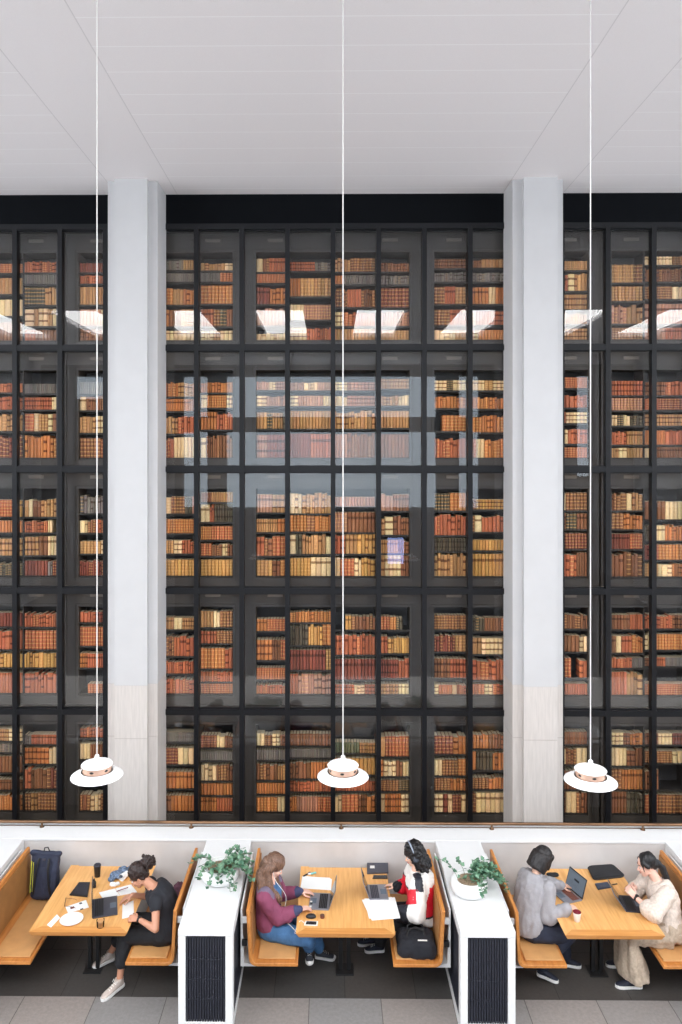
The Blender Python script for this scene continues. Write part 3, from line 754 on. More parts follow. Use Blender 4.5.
# ---- benches: bent oak shell, leather pads, white mounting panel
def bench(X, s, label):
    """X: line of the back's top; s = +1 when the sitter faces +x"""
    y0, y1 = 7.875, 9.14
    t = thing('bench', label, 'bench', (X + s * .26, (y0 + y1) / 2, .36), 'oak booth benches')
    def prof(off):                                    # mid-line of the shell from back top round to the seat front
        pts = [(X + s * (.0 + off), .995 - 0)]
        r = .085 - off; cx, cz = X + s * (.028 + .085), .405 + .085
        pts = [(X + s * (.0 + off), .995), (X + s * (.026 + off), .405 + .085)]
        for k in range(1, 9):
            a = PI + k * PI / 2 / 8; pts.append((cx + s * r * math.cos(a), cz + r * math.sin(a)))
        pts.append((X + s * .545, .405 + off))
        return pts
    A, B = prof(0), prof(.034)
    outl = A + B[::-1]
    ring = lambda y, q: [V((x, y, z)) for x, z in outl]
    mb = MB(); mb.loft([ring(y0, 0), ring(y1, 0)] if s > 0 else [ring(y1, 0), ring(y0, 0)])
    sh = obj('shell', mb, M['oak_lip'], t, True, .5)
    bv = sh.modifiers.new('b', 'BEVEL'); bv.width = .005; bv.segments = 2; bv.limit_method = 'ANGLE'; bv.angle_limit = .9
    P1 = prof(.034); P2 = prof(.046)
    seat = MB()
    sx0, sx1 = sorted((X + s * .12, X + s * .515))
    seat.bbox(sx0, sx1, y0 + .06, y1 - .02, .4395, .458, .008)
    obj('seat_pad', seat, M['tanpad'], t, True)
    bk = MB()
    q0, q1 = P1[0], P1[1]
    nx = .013
    def inner(z, d): 
        f = (.995 - z) / (.995 - .49); return X + s * (.034 + .026 * f + d)
    za, zb_ = .50, .945
    vs = [(inner(z, d), y, z) for d in (-.001, nx) for z in (za, zb_) for y in (y0 + .06, y1 - .02)]
    bk.add(vs, [(0, 1, 3, 2), (4, 6, 7, 5), (0, 4, 5, 1), (2, 3, 7, 6), (0, 2, 6, 4), (1, 5, 7, 3)])
    obj('back_pad', bk, M['brownpad'], t)
    mp = MB(); x0, x1 = sorted((X - s * .064, X - s * .012))
    pl = [(X - s * .066, .97), (X - s * .050, .97), (X - s * .030, .40), (X + s * .10, .375), (X + s * .10, .36), (X - s * .066, .36)]
    a = [V((x, y0 + .07, z)) for x, z in pl]; b2 = [V((x, y1 - .05, z)) for x, z in pl]
    mp.loft([a, b2] if s > 0 else [b2, a])
    obj('mounting_panel', mp, M['white'], t)
    for z in (.62, .86):
        c = MB(); x0, x1 = sorted((X - s * .05, X + s * .004)); c.bbox(x0, x1, y0 + .045, y0 + .075, z - .03, z + .03, .004)
        obj('bracket', c, M['steel'] if z < .7 else M['white'], t)
    return t
def tabletop(xc, label):
    x0, x1, y0, y1 = xc - .522, xc + .522, 7.88, 9.18
    t = thing('booth_table', label, 'table', (xc, (y0 + y1) / 2, 0), 'oak booth tables')
    e = .10
    core = MB().box(x0 + e, x1 - e, y0 + e, y1 - .02, .70, .75)
    obj('top', core, M['oak'], t)
    rim = MB()
    rim.add([V(p) for z in (.70, .75) for p in ((x0 + (.03 if z < .72 else 0), y0 + (.02 if z < .72 else 0), z), (x1 - (.03 if z < .72 else 0), y0 + (.02 if z < .72 else 0), z), (x1 - e, y0 + e, z), (x0 + e, y0 + e, z))],
            [(3, 2, 1, 0), (4, 5, 6, 7), (0, 1, 5, 4), (1, 2, 6, 5), (3, 0, 4, 7), (2, 3, 7, 6)])
    obj('front_edge', rim, M['oak_x'], t)
    for sg in (0, 1):
        xa_, xb_ = (x0, x0 + e) if not sg else (x1, x1 - e); dd = .03 if not sg else -.03
        r2 = MB().add([V(p) for z, i in ((.70, dd), (.75, 0)) for p in ((xa_ + i, y0 + (.02 if z < .72 else 0), z), (xb_, y0 + e, z), (xb_, y1, z), (xa_ + i, y1, z))],
                      [(0, 1, 2, 3)[::-1], (4, 5, 6, 7), (0, 1, 5, 4), (1, 2, 6, 5), (2, 3, 7, 6), (3, 0, 4, 7)])
        obj('side_edge', r2, M['oak_lip'] if False else M['oak'], t)
    ped = MB()
    for dx_ in (-.045, .045): ped.bbox(xc + dx_ - .022, xc + dx_ + .022, 8.40, 8.46, .012, .699, .004)
    obj('pedestal', ped, M['steel'], t)
    obj('foot_plate', MB().bbox(xc - .10, xc + .10, 8.33, 8.53, 0, .012, .004), M['steel'], t)
    obj('fixing_plate', MB().bbox(xc - .2, xc + .2, 8.2, 8.66, .686, .6995, .003), M['steel'], t)
    return t
BOOTHN = ['left', 'middle', 'right']
benches = {}
for k in range(3):
    xc = XB0 + MOD * (k - 1)
    bl = xc - 1.046; br = xc + 1.046
    benches[k] = (bl, br)
    bench(bl, 1, ['empty oak bench with the navy backpack, at the left edge', 'oak bench under the woman in the maroon sweatshirt', 'oak bench under the person in the grey shirt'][k])
    bench(br, -1, ['oak bench under the woman in black', 'oak bench under the woman in the red and white jacket', 'oak bench under the woman in the beige skirt'][k])
    tabletop(xc, ['oak table with the white plate and dark laptop', 'oak table between the maroon sweatshirt and the racing jacket', 'oak table with the red drink and black sleeve'][k])

# ---- pendant lamps
def pendant(px, py, label):
    c = onY(px, py, 5.3)
    t = thing('pendant_lamp', label, 'lamp', tuple(c), 'white pendant lamps')
    r = .181
    sh = [(r, 0), (r - .001, .004), (r * .86, .016), (r * .70, .030), (.112, .036)]
    obj('lower_shade', MB().lathe(sh + [(.110, .033), (r * .70, .026), (r * .86, .011), (r - .004, .0)], c, 48, cap=True), M['lampwhite'], t, True, .9)
    band = MB().lathe([(.100, .034), (.100, .080), (.096, .080), (.096, .034)], c, 40)
    bo = obj('copper_band', band, M['copper'], t, True)
    for k in range(6):
        a = k * PI / 3 + .45
        h = MB().ell(c + V((.0985 * math.cos(a), .0985 * math.sin(a), .056)), (.004, .015, .008), Matrix.Rotation(a, 3, 'Z'), 10, 6)
        obj('slot', h, M['steel'], bo, True)
    obj('upper_shade', MB().lathe([(.108, .078), (.110, .081), (.104, .088), (.080, .098), (.05, .106), (.022, .110)], c, 48), M['lampwhite'], t, True, .9)
    obj('collar', MB().lathe([(.022, .109), (.022, .122), (.016, .128), (.016, .142), (.008, .150)], c, 20), M['lampwhite'], t, True)
    obj('cord', MB().tube([c + V((0, 0, .148)), V((c.x, c.y, CZ - .001))], .0040, 8), M['cord'], t, True)
    obj('bulb', MB().ell(c + V((0, 0, .03)), (.035, .035, .035)), M['lampwhite'], t, True)
    return t
pendant(97, 775.5, 'white pendant lamp hanging in front of the left pillar, above the woman in black')
pendant(343, 776.5, 'white pendant lamp hanging in the middle, above the centre table')
pendant(590.5, 781, 'white pendant lamp hanging right of the right pillar')

# ---- ivy in white bowls
M['leaf'], nt, b = newmat('ivy_leaf')
_n = nt.nodes.new('ShaderNodeTexNoise'); _n.inputs['Scale'].default_value = 14
_r = nt.nodes.new('ShaderNodeValToRGB'); _r.color_ramp.elements[0].position = .35; _r.color_ramp.elements[1].position = .65
_r.color_ramp.elements[0].color = s2l((60, 104, 80)) + (1,); _r.color_ramp.elements[1].color = s2l((124, 162, 130)) + (1,)
_t = nt.nodes.new('ShaderNodeTexCoord'); nt.links.new(_t.outputs['Object'], _n.inputs['Vector']); nt.links.new(_n.outputs['Fac'], _r.inputs['Fac']); nt.links.new(_r.outputs['Color'], b.inputs['Base Color'])
b.inputs['Roughness'].default_value = .45
M['stem'] = mat('ivy_stem', (96, 110, 70), .6)
def ivy(c, rb, label, sweep, seed):
    rn = random.Random(seed)
    t = thing('potted_ivy', label, 'plant', tuple(c), 'ivy pots on the cabinets')
    prof = [(rb * .62, 0), (rb * .84, .02), (rb * .97, .055), (rb, .10), (rb * .96, .14), (rb * .86, .168), (rb * .82, .170), (rb * .80, .165), (rb * .84, .145)]
    obj('bowl', MB().lathe(prof, c, 40), M['ceramic'], t, True, .9)
    obj('soil', MB().lathe([(rb * .85, .128), (rb * .85, .140), (rb * .5, .148), (.01, .150)], c, 28), M['soil'], t, True)
    st, lf = MB(), MB()
    def leaf(p, d, size):
        d = d.normalized(); side = d.cross(V((0, 0, 1)))
        if side.length < .1: side = V((1, 0, 0))
        side.normalize(); side = (side + V((0, 0, rn.uniform(-.5, .5)))).normalized(); nrm = side.cross(d).normalized()
        o = [(0, 0), (.12, .42), (.34, .50), (.5, .34), (.72, .26), (1.0, 0)]
        top, bot = [], []
        cen = []
        for u, w in o: cen.append(p + d * u * size + nrm * size * (.10 * math.sin(u * PI)))
        L_ = [cen[i] + side * o[i][1] * size - nrm * o[i][1] * size * .18 for i in range(6)]
        R_ = [cen[i] - side * o[i][1] * size - nrm * o[i][1] * size * .18 for i in range(6)]
        th = nrm * .0012
        vs = []
        for off in (th, -th): vs += [q + off for q in cen] + [q + off for q in L_] + [q + off for q in R_]
        fs = []
        for b0, fl in ((0, 0), (18, 1)):
            for i in range(5):
                f1 = (b0 + i, b0 + i + 1, b0 + 6 + i + 1, b0 + 6 + i); f2 = (b0 + i, b0 + 12 + i, b0 + 12 + i + 1, b0 + i + 1)
                fs += [f1[::-1], f2[::-1]] if fl else [f1, f2]
        lf.add(vs, fs)
    for k in range(30):
        a = rn.uniform(0, 2 * PI); rr = rb * rn.uniform(.05, .75)
        if sweep and rn.random() < .75: a = sweep + rn.gauss(0, .75)
        p = V(c) + V((rr * math.cos(a), rr * math.sin(a), .15))
        d = V((math.cos(a), math.sin(a), rn.uniform(.9, 1.9))).normalized()
        pts = [p]; L_ = rn.uniform(.12, .40); n = int(L_ / .025)
        for i in range(n):
            d = (d + V((rn.uniform(-.12, .12), rn.uniform(-.12, .12), -.17 + rn.uniform(-.05, .04)))).normalized()
            q = pts[-1] + d * .027
            rad = math.hypot(q.x - c[0], q.y - c[1])
            if q.z < c[2] + .18 and rad < rb * 1.06: q.z = c[2] + .18
            if q.z < c[2] + .012: q.z = c[2] + .012
            pts.append(q)
            if i > 0:
                for _ in range(rn.choice((1, 2))):
                    dd = V((rn.uniform(-1, 1), rn.uniform(-1, 1), rn.uniform(-.1, .7))).normalized()
                    s_ = rn.uniform(.030, .056)
                    leaf(q + dd * .008, dd, s_)
        st.tube(pts, .0025, 5)
    obj('foliage', lf, M['leaf'], t, True, 1.2); obj('stems', st, M['stem'], t, True)
    return t
cL = P(220, 880, 1.03); cR = P(469, 893, 1.03)
ivy((cL.x, cL.y, 1.0305), .215, 'trailing green ivy in a white bowl, left of the woman in maroon', -.2, 5)
ivy((cR.x, cR.y, 1.0305), .20, 'trailing green ivy in a white bowl, behind the person in the grey shirt', .3, 9)
# ================================================================ people
M['skin_tan'] = mat('skin_tan', (196, 140, 112), .5, var=.05, vscale=12)
M['skin_fair'] = mat('skin_fair', (232, 184, 164), .5, var=.05, vscale=12)
M['skin_light'] = mat('skin_light', (228, 182, 158), .5, var=.05, vscale=12)
M['eyewhite'] = mat('eye', (236, 232, 228), .25); M['iris'] = mat('iris', (40, 28, 22), .2)
M['lips'] = mat('lips', (186, 104, 98), .4)
def hairmat(n, a, b_): 
    m, nt, b = newmat(n); L = nt.links.new
    tc = nt.nodes.new('ShaderNodeTexCoord'); mp = nt.nodes.new('ShaderNodeMapping'); mp.inputs['Scale'].default_value = (60, 60, 9)
    nz = nt.nodes.new('ShaderNodeTexNoise'); nz.inputs['Scale'].default_value = 2.2; nz.inputs['Detail'].default_value = 4
    r = nt.nodes.new('ShaderNodeValToRGB'); r.color_ramp.elements[0].position = .32; r.color_ramp.elements[1].position = .7
    r.color_ramp.elements[0].color = s2l(a) + (1,); r.color_ramp.elements[1].color = s2l(b_) + (1,)
    L(tc.outputs['Object'], mp.inputs['Vector']); L(mp.outputs['Vector'], nz.inputs['Vector']); L(nz.outputs['Fac'], r.inputs['Fac']); L(r.outputs['Color'], b.inputs['Base Color'])
    b.inputs['Roughness'].default_value = .42
    bp = nt.nodes.new('ShaderNodeBump'); bp.inputs['Strength'].default_value = .5; bp.inputs['Distance'].default_value = .01
    L(nz.outputs['Fac'], bp.inputs['Height']); L(bp.outputs['Normal'], b.inputs['Normal'])
    return m
M['hair_darkbrown'] = hairmat('hair_dark_brown', (20, 14, 13), (60, 40, 35))
M['hair_brown'] = hairmat('hair_light_brown', (74, 50, 40), (144, 108, 86))
M['hair_black'] = hairmat('hair_black', (9, 8, 9), (34, 30, 32))
M['hair_charcoal'] = hairmat('hair_charcoal', (14, 12, 13), (44, 38, 38))
M['black_cloth'] = mat('black_cotton', (30, 31, 38), .8, var=.15, vscale=12, bump=.2, bscale=40)
M['black_trouser'] = mat('black_trouser', (24, 25, 30), .75, var=.2, vscale=12, bump=.2, bscale=30)
M['maroon'] = mat('maroon_sweat', (134, 66, 92), .85, var=.12, vscale=10, bump=.25, bscale=60)
M['yoke'] = mat('grey_yoke', (120, 106, 126), .85, var=.08)
M['navycuff'] = mat('navy_rib', (62, 66, 98), .85, var=.1)
M['denim'] = mat('blue_denim', (70, 112, 156), .8, var=.28, vscale=7, bump=.2, bscale=90)
M['denim_dark'] = mat('dark_denim', (38, 44, 62), .8, var=.2, vscale=9, bump=.2, bscale=60)
M['red'] = mat('red_nylon', (214, 26, 46), .55, var=.06, vscale=14)
M['jwhite'] = mat('white_nylon', (232, 226, 220), .55, var=.04, vscale=14)
M['jblack'] = mat('black_nylon', (34, 35, 44), .55, var=.1)
M['fuzz'] = mat('black_knit', (20, 20, 24), .95, var=.3, vscale=60, bump=1.0, bscale=120)
M['greyshirt'] = mat('grey_chambray', (156, 153, 156), .8, var=.07, vscale=16, bump=.2, bscale=70)
M['blouse'] = mat('patterned_cream', (214, 199, 186), .75, var=.16, vscale=44)
M['skirt'] = mat('beige_skirt', (184, 166, 146), .8, var=.16, vscale=34)
M['shoe_beige'] = mat('beige_suede', (198, 184, 174), .8, var=.08); M['sole_white'] = mat('white_rubber', (240, 238, 234), .5)
M['shoe_navy'] = mat('navy_knit', (30, 34, 50), .7, var=.1); M['shoe_grey'] = mat('dark_canvas', (62, 64, 70), .8); M['lace'] = mat('white_lace', (236, 234, 230), .7)
M['strap'] = mat('black_strap', (20, 20, 22), .5)
UP = V((0, 0, 1))

def ik(a, c, l1, l2, pole):
    a, c, pole = V(a), V(c), V(pole); d = c - a; D = d.length
    D2 = min(D, (l1 + l2) * .995)
    u = d.normalized(); c2 = a + u * D2
    x = (l1 * l1 - l2 * l2 + D2 * D2) / (2 * D2); h = math.sqrt(max(l1 * l1 - x * x, 0))
    q = pole - a; q = q - u * q.dot(u); q = q.normalized() if q.length > 1e-4 else u.orthogonal().normalized()
    return a + u * x + q * h, c2
def bez(a, b, c, t): return a * (1 - t) ** 2 + b * 2 * t * (1 - t) + c * t * t

class Person:
    def __init__(s, **k):
        s.__dict__.update(k)
        s.f = V(s.f).normalized(); s.l = UP.cross(s.f)
        s.pel = V(s.pel); s.nk = V(s.nk)
        for q in ('shN', 'shF', 'hipN', 'hipF', 'knN', 'knF', 'anN', 'anF', 'head', 'wrN', 'wrF', 'hdN', 'hdF', 'elN', 'elF', 'toN', 'toF'): setattr(s, q, V(getattr(s, q)))
        s.elN, s.wrN = ik(s.shN, s.wrN, .275, .245, s.elN); s.elF, s.wrF = ik(s.shF, s.wrF, .275, .245, s.elF)
        # near side of the body is towards the viewer
        s.hf = V(s.hf).normalized(); s.hl = UP.cross(s.hf).normalized(); s.hu = s.hf.cross(s.hl)
        s.HR = Matrix((s.hf, s.hl, s.hu)).transposed()
        s.mid = (s.pel + s.nk) / 2 - s.f * s.bulge
    def spine(s, t): return bez(s.pel, s.mid, s.nk, t)
    def rings(s, off, t0=-.12, t1=1.0, k=1.0, tab=None):
        tab = tab or [(-.15, .150, .105), (0, .165, .118), (.15, .155, .112), (.35, .132, .100), (.55, .142, .108), (.75, .155, .112), (.88, .145, .095), (.96, .10, .072), (1.0, .062, .060)]
        out = []; n = 22
        latH = (s.hipN - s.hipF).normalized(); latS = (s.shN - s.shF).normalized()
        N = 14
        for i in range(N + 1):
            t = t0 + (t1 - t0) * i / N
            c = s.spine(max(t, 0)) if t >= 0 else s.pel + (s.pel - s.spine(.1)).normalized() * (-t * .5)
            tn = (s.spine(min(max(t, 0) + .05, 1.02)) - s.spine(max(t - .05, 0))).normalized()
            lat = latH.lerp(latS, min(max(t, 0), 1)); lat = (lat - tn * lat.dot(tn)).normalized(); fw = lat.cross(tn)
            for j in range(len(tab) - 1):
                if tab[j][0] <= t <= tab[j + 1][0] or j == len(tab) - 2:
                    u = min(max((t - tab[j][0]) / (tab[j + 1][0] - tab[j][0]), 0), 1)
                    rx = tab[j][1] * (1 - u) + tab[j + 1][1] * u; ry = tab[j][2] * (1 - u) + tab[j + 1][2] * u
                    break
            rx = rx * k + off; ry = ry * k + off
            out.append([c + lat * math.cos(2 * PI * q / n) * rx + fw * math.sin(2 * PI * q / n) * ry for q in range(n)])
        return out
    def H(s, x, y, z): return s.head + s.HR @ V((x, y, z))
    def hand(s, mb, w, tip, pn, thumb, curl):
        d = (tip - w).normalized(); pn = V(pn); pn = (pn - d * pn.dot(d)).normalized(); lat = d.cross(pn) * thumb     # lat points to the thumb side
        for i, q in enumerate((1.5, .5, -.5, -1.5)):
            kn = w + d * (.086 - .004 * abs(q)) + lat * q * .0195 - pn * .004
            mb.capsule(w + lat * q * .011, kn, .0135, .0105, 8, 3)
            p = kn; dd = (d + lat * q * .055).normalized()
            Ls = ((.040, .024, .019), (.044, .028, .020), (.041, .026, .019), (.032, .019, .017))[i]
            r = .0092
            for j, L_ in enumerate(Ls):
                a = curl * (.55, .9, .7)[j] * (1 + .12 * i)
                dd = (dd * math.cos(a) + pn * math.sin(a)).normalized(); q2 = p + dd * L_
                mb.capsule(p, q2, r, r * .88, 8, 3); p = q2; r *= .88
        b0 = w + d * .022 + lat * .020
        t1 = b0 + (d * .62 + lat * .72 + pn * .28).normalized() * .045; t2 = t1 + (d * .9 + lat * .28 + pn * .25).normalized() * .034; t3 = t2 + (d * 1.0 + lat * .0 + pn * .2).normalized() * .024
        mb.capsule(b0, t1, .0145, .0112, 8, 3); mb.capsule(t1, t2, .0108, .0095, 8, 3); mb.capsule(t2, t3, .0095, .008, 8, 3)
    def body(s, root):
        mb = MB(); R_ = s.HR; H = s.H
        mb.ell(H(-.012, 0, .032), (.094, .074, .096), R_, 20, 14)
        mb.ell(H(.030, 0, -.038), (.060, .056, .074), R_, 18, 12)
        mb.ell(H(.058, 0, -.094), (.028, .026, .020), R_)
        mb.capsule(H(.006, .050, -.060), H(.050, .018, -.096), .018, .016); mb.capsule(H(.006, -.050, -.060), H(.050, -.018, -.096), .018, .016)
        mb.capsule(H(.078, 0, .014), H(.104, 0, -.028), .0075, .0115, 8); mb.ell(H(.094, .010, -.030), (.008, .007, .006), R_, 8, 6); mb.ell(H(.094, -.010, -.030), (.008, .007, .006), R_, 8, 6)
        mb.capsule(H(.074, .040, .026), H(.082, .008, .022), .010, .009); mb.capsule(H(.074, -.040, .026), H(.082, -.008, .022), .010, .009)
        mb.ell(H(.062, .038, -.026), (.024, .022, .022), R_); mb.ell(H(.062, -.038, -.026), (.024, .022, .022), R_)
        mb.ell(H(.080, 0, -.060), (.014, .022, .010), R_)
        for q in (1, -1):
            mb.ell(H(-.006, q * .076, -.012), (.018, .008, .030), R_ @ Matrix.Rotation(.2, 3, 'Y')); mb.ell(H(-.012, q * .080, -.002), (.010, .006, .018), R_)
        mb.capsule(H(-.022, 0, -.060), s.nk - UP * .01, .050, .056, 14)
        mb.loft(s.rings(-.012))
        for sh, el, wr, hd, th, pn, cu in ((s.shN, s.elN, s.wrN, s.hdN, s.thN, s.pnN, s.cuN), (s.shF, s.elF, s.wrF, s.hdF, s.thF, s.pnF, s.cuF)):
            mb.capsule(s.nk - UP * .05, sh, .055, .052, 12); mb.capsule(sh, el, .050, .038, 12); mb.capsule(el, wr, .038, .026, 12)
            mb.capsule(el.lerp(wr, .12), el.lerp(wr, .4), .039, .036, 12)
            s.hand(mb, wr, hd, pn, th, cu)
        for hp, kn, an, to in ((s.hipN, s.knN, s.anN, s.toN), (s.hipF, s.knF, s.anF, s.toF)):
            mb.capsule(hp, kn, .078, .054, 14); mb.capsule(kn, an, .052, .034, 14); mb.capsule(kn.lerp(an, .15) , kn.lerp(an, .45), .052, .050, 12)
            d = (to - an); mb.capsule(an - UP * .05, an + V((d.x, d.y, 0)) * .55 - UP * max(an.z - to.z - .0, .04) * .8, .026, .016, 10)
        b = organic('body', mb, s.skin, root, .0052, 2)
        for q in (1, -1):
            e = MB().ell(H(.076, q * .030, .003), (.0105, .013, .0085), R_, 12, 8); e.ell(H(.0845, q * .031, .001), (.004, .0062, .0062), R_, 10, 6, 1)
            obj('eye', e, [M['eyewhite'], M['iris']], root, True)
            br = MB().tube([H(.088, q * .014, .030), H(.084, q * .032, .037), H(.070, q * .050, .031)], [.0035, .004, .002], 6)
            obj('eyebrow', br, s.hair, root, True)
        lp = MB().ell(H(.0915, 0, -.056), (.007, .019, .0048), R_, 12, 6); lp.ell(H(.090, 0, -.065), (.008, .017, .0052), R_, 12, 6)
        obj('lips', lp, M['lips'], root, True)
        return b
    def sleeve(s, mb, side, r0, r1, r2, upto=1.0):
        sh, el, wr = (s.shN, s.elN, s.wrN) if side == 'N' else (s.shF, s.elF, s.wrF)
        mb.capsule(s.nk - UP * .055, sh, r0 * .80, r0 * .86, 14)
        if upto <= 0:
            mb.capsule(sh, sh.lerp(el, -upto if upto < 0 else .2), r0, r0 * .95, 14); return
        mb.capsule(sh, el, r0, r1, 14); mb.capsule(el, el.lerp(wr, upto), r1, r1 + (r2 - r1) * upto, 14)
    def legs(s, mb, r0, r1, r2, upto=.95):
        for hp, kn, an in ((s.hipN, s.knN, s.anN), (s.hipF, s.knF, s.anF)):
            mb.capsule(hp, kn, r0, r1, 16); mb.capsule(kn, kn.lerp(an, upto), r1 * .98, r2, 14)
            mb.capsule(s.pel - UP * .02, hp, r0 * 1.1, r0, 14)

def shoe(root, an, to, upm, solem, lace=True, h=.100, toe=None):
    """an: ankle joint, to: toe tip (both in space); the sole runs from under the heel to the toe"""
    d = V((to.x - an.x, to.y - an.y, 0)); 
    if d.length < .05: d = V((0, -.1, 0))
    d.normalize(); side = UP.cross(d)
    heel = an - d * .055; heel.z = max(an.z - .092, 0.0); L_ = max(.235, (V((to.x, to.y, 0)) - V((heel.x, heel.y, 0))).length)
    slope = (to.z - .03 - heel.z) / L_
    def pt(u, v, z): return heel + d * u * L_ + side * v + UP * (z + max(slope * u * L_, -heel.z + 0.0 if heel.z + slope * u * L_ < 0 else slope * u * L_))
    out = [(0, .0), (.02, .024), (.12, .033), (.35, .033), (.55, .040), (.72, .047), (.86, .043), (.96, .026), (1.0, .0)]
    ring = [(u, w) for u, w in out] + [(u, -w) for u, w in out[-2:0:-1]]
    so = MB().loft([[pt(u, w * .96, .0) for u, w in ring], [pt(u, w * 1.04, .012) for u, w in ring], [pt(u, w, .030 if True else 0) for u, w in ring]])
    up = MB()
    prof = [(0.02, .0), (.06, .026), (.16, .034), (.35, .034), (.55, .039), (.72, .044), (.86, .040), (.95, .024), (.985, .006)]
    hs = [h, h * .98, h * .95, h * .98, h * .78, h * .62, h * .52, h * .45, h * .38]
    rr = []
    for (u, w), hh in zip(prof, hs):
        w = max(w, .004)
        rr.append([pt(u, w * math.cos(2 * PI * k / 16) * (1 if math.sin(2 * PI * k / 16) < .3 else .86), .026 + (hh - .026) * .5 * (1 + math.sin(2 * PI * k / 16)) if math.sin(2 * PI * k / 16) > -.5 else .024) for k in range(16)])
    up.loft(rr)
    up.lathe([(.034, h * .60), (.043, h * .72), (.042, h * 1.0), (.0385, h * 1.12), (.036, h * 1.12)], (0, 0, 0), 18, 0, Matrix.Translation(pt(.24, 0, 0)))
    o = obj('shoe', up, upm, root, True, 1.3)
    obj('sole', so, solem, o, True, .8)
    if lace:
        lc = MB()
        for u in (.42, .50, .58, .66): 
            hh = h * (1.02 - (u - .35) * 1.1); lc.tube([pt(u, -.020, hh - .006), pt(u + .01, 0, hh + .003), pt(u, .020, hh - .006)], .0032, 6)
        if lace == 2: lc.tube([pt(.40, -.01, h), pt(.36, -.035, h + .012), pt(.44, -.03, h - .005)], .0028, 6); lc.tube([pt(.40, .01, h), pt(.36, .035, h + .012), pt(.44, .03, h - .008)], .0028, 6)
        obj('laces', lc, M['lace'], o, True)
    if toe:
        tc = MB().ell(pt(.90, 0, .024), (.034, .036, .022), Matrix((d, side, UP)).transposed(), 14, 8); obj('toe_cap', tc, toe, o, True)
    return o
def wristband(root, el, wr, m, face=True, name='watch'):
    d = (wr - el).normalized(); c = wr - d * .012
    x = d.orthogonal().normalized(); y = d.cross(x)
    rings = [[c + d * q + (x * math.cos(2 * PI * k / 20) + y * math.sin(2 * PI * k / 20)) * r for k in range(20)] for q, r in ((-.011, .029), (-.011, .0325), (.011, .0325), (.011, .029))]
    mb = MB().loft(rings)
    if face:
        u = (UP - d * UP.dot(d)).normalized(); s_ = d.cross(u)
        T = Matrix.Translation(c + u * .034) @ Matrix((d, s_, u)).transposed().to_4x4(); mb.bbox(-.017, .017, -.016, .016, -.004, .006, .004, 0, T)
    obj(name, mb, m, root, True)

# ---------------------------------------------------------------- 1: woman in black bent over her papers (left booth)
def woman_black():
    t = thing('person', 'woman in black with curly tied-up hair, leaning over papers at the left table', 'person', (-1.80, 8.27, .46))
    p = Person(f=(-1, .03, 0), pel=(-1.765, 8.27, .555), nk=(-1.965, 8.27, 1.03), bulge=.11, skin=M['skin_tan'], hair=M['hair_darkbrown'],
        shN=(-1.885, 8.10, .965), shF=(-2.02, 8.44, .955), hipN=(-1.80, 8.18, .545), hipF=(-1.80, 8.36, .545), knN=(-2.235, 8.18, .53), knF=(-2.26, 8.42, .53),
        anN=(-2.275, 8.09, .115), anF=(-2.50, 8.53, .115), toN=P(101, 999, .03), toF=P(92, 966, .03), head=P(138.5, 876, 1.115), hf=(-.80, -.10, -.62),
        wrN=P(138.5, 919, .80), hdN=P(125, 917.5, .785), elN=P(161, 929, .78), wrF=P(132.5, 895, .825), hdF=P(118, 902, .775), elF=(-1.9, 8.62, .76),
        thN=1, thF=1, pnN=(0, .5, -.8), pnF=(.1, 0, -1), cuN=.62, cuF=.38)
    p.thN = -1; p.thF = 1
    p.body(t)
    top = MB().loft(p.rings(.040, -.05, .96)); p.sleeve(top, 'N', .068, .06, .05, -.22); p.sleeve(top, 'F', .068, .06, .05, -.22)
    organic('sleeveless_top', top, M['black_cloth'], t, .009, 3, .012, 7)
    tr = MB().loft(p.rings(.014, -.14, .22)); p.legs(tr, .112, .090, .074, .60)
    organic('cropped_trousers', tr, M['black_trouser'], t, .009, 3, .012, 8, seed=3)
    H = p.H; R_ = p.HR
    hr = MB().ell(H(-.026, 0, .052), (.104, .094, .096), R_, 20, 14)
    hr.ell(H(-.075, 0, .0), (.045, .066, .066), R_); hr.capsule(H(-.02, .066, .02), H(-.05, .05, -.03), .022, .02); hr.capsule(H(-.02, -.066, .02), H(-.05, -.05, -.03), .022, .02)
    organic('hair', hr, M['hair_darkbrown'], t, .007, 2, .012, 40)
    rn = random.Random(4); bun = MB()
    c = H(-.158, -.02, .052)
    for k in range(64):
        d = V((rn.gauss(0, 1), rn.gauss(0, 1), rn.gauss(0, 1))).normalized(); q = c + d * rn.uniform(.045, .085)
        bun.ell(q, (rn.uniform(.010, .019),) * 3, None, 8, 6)
    bun.ell(c, (.066,) * 3)
    organic('curly_bun', bun, M['hair_darkbrown'], t, .0055, 1, .008, 60)
    wristband(t, p.elN, p.wrN, M['strap'])
    shoe(t, p.anN, p.toN, M['shoe_beige'], M['sole_white'], 2); shoe(t, p.anF, p.toF, M['shoe_beige'], M['sole_white'], 1)
    return p
WB = woman_black()

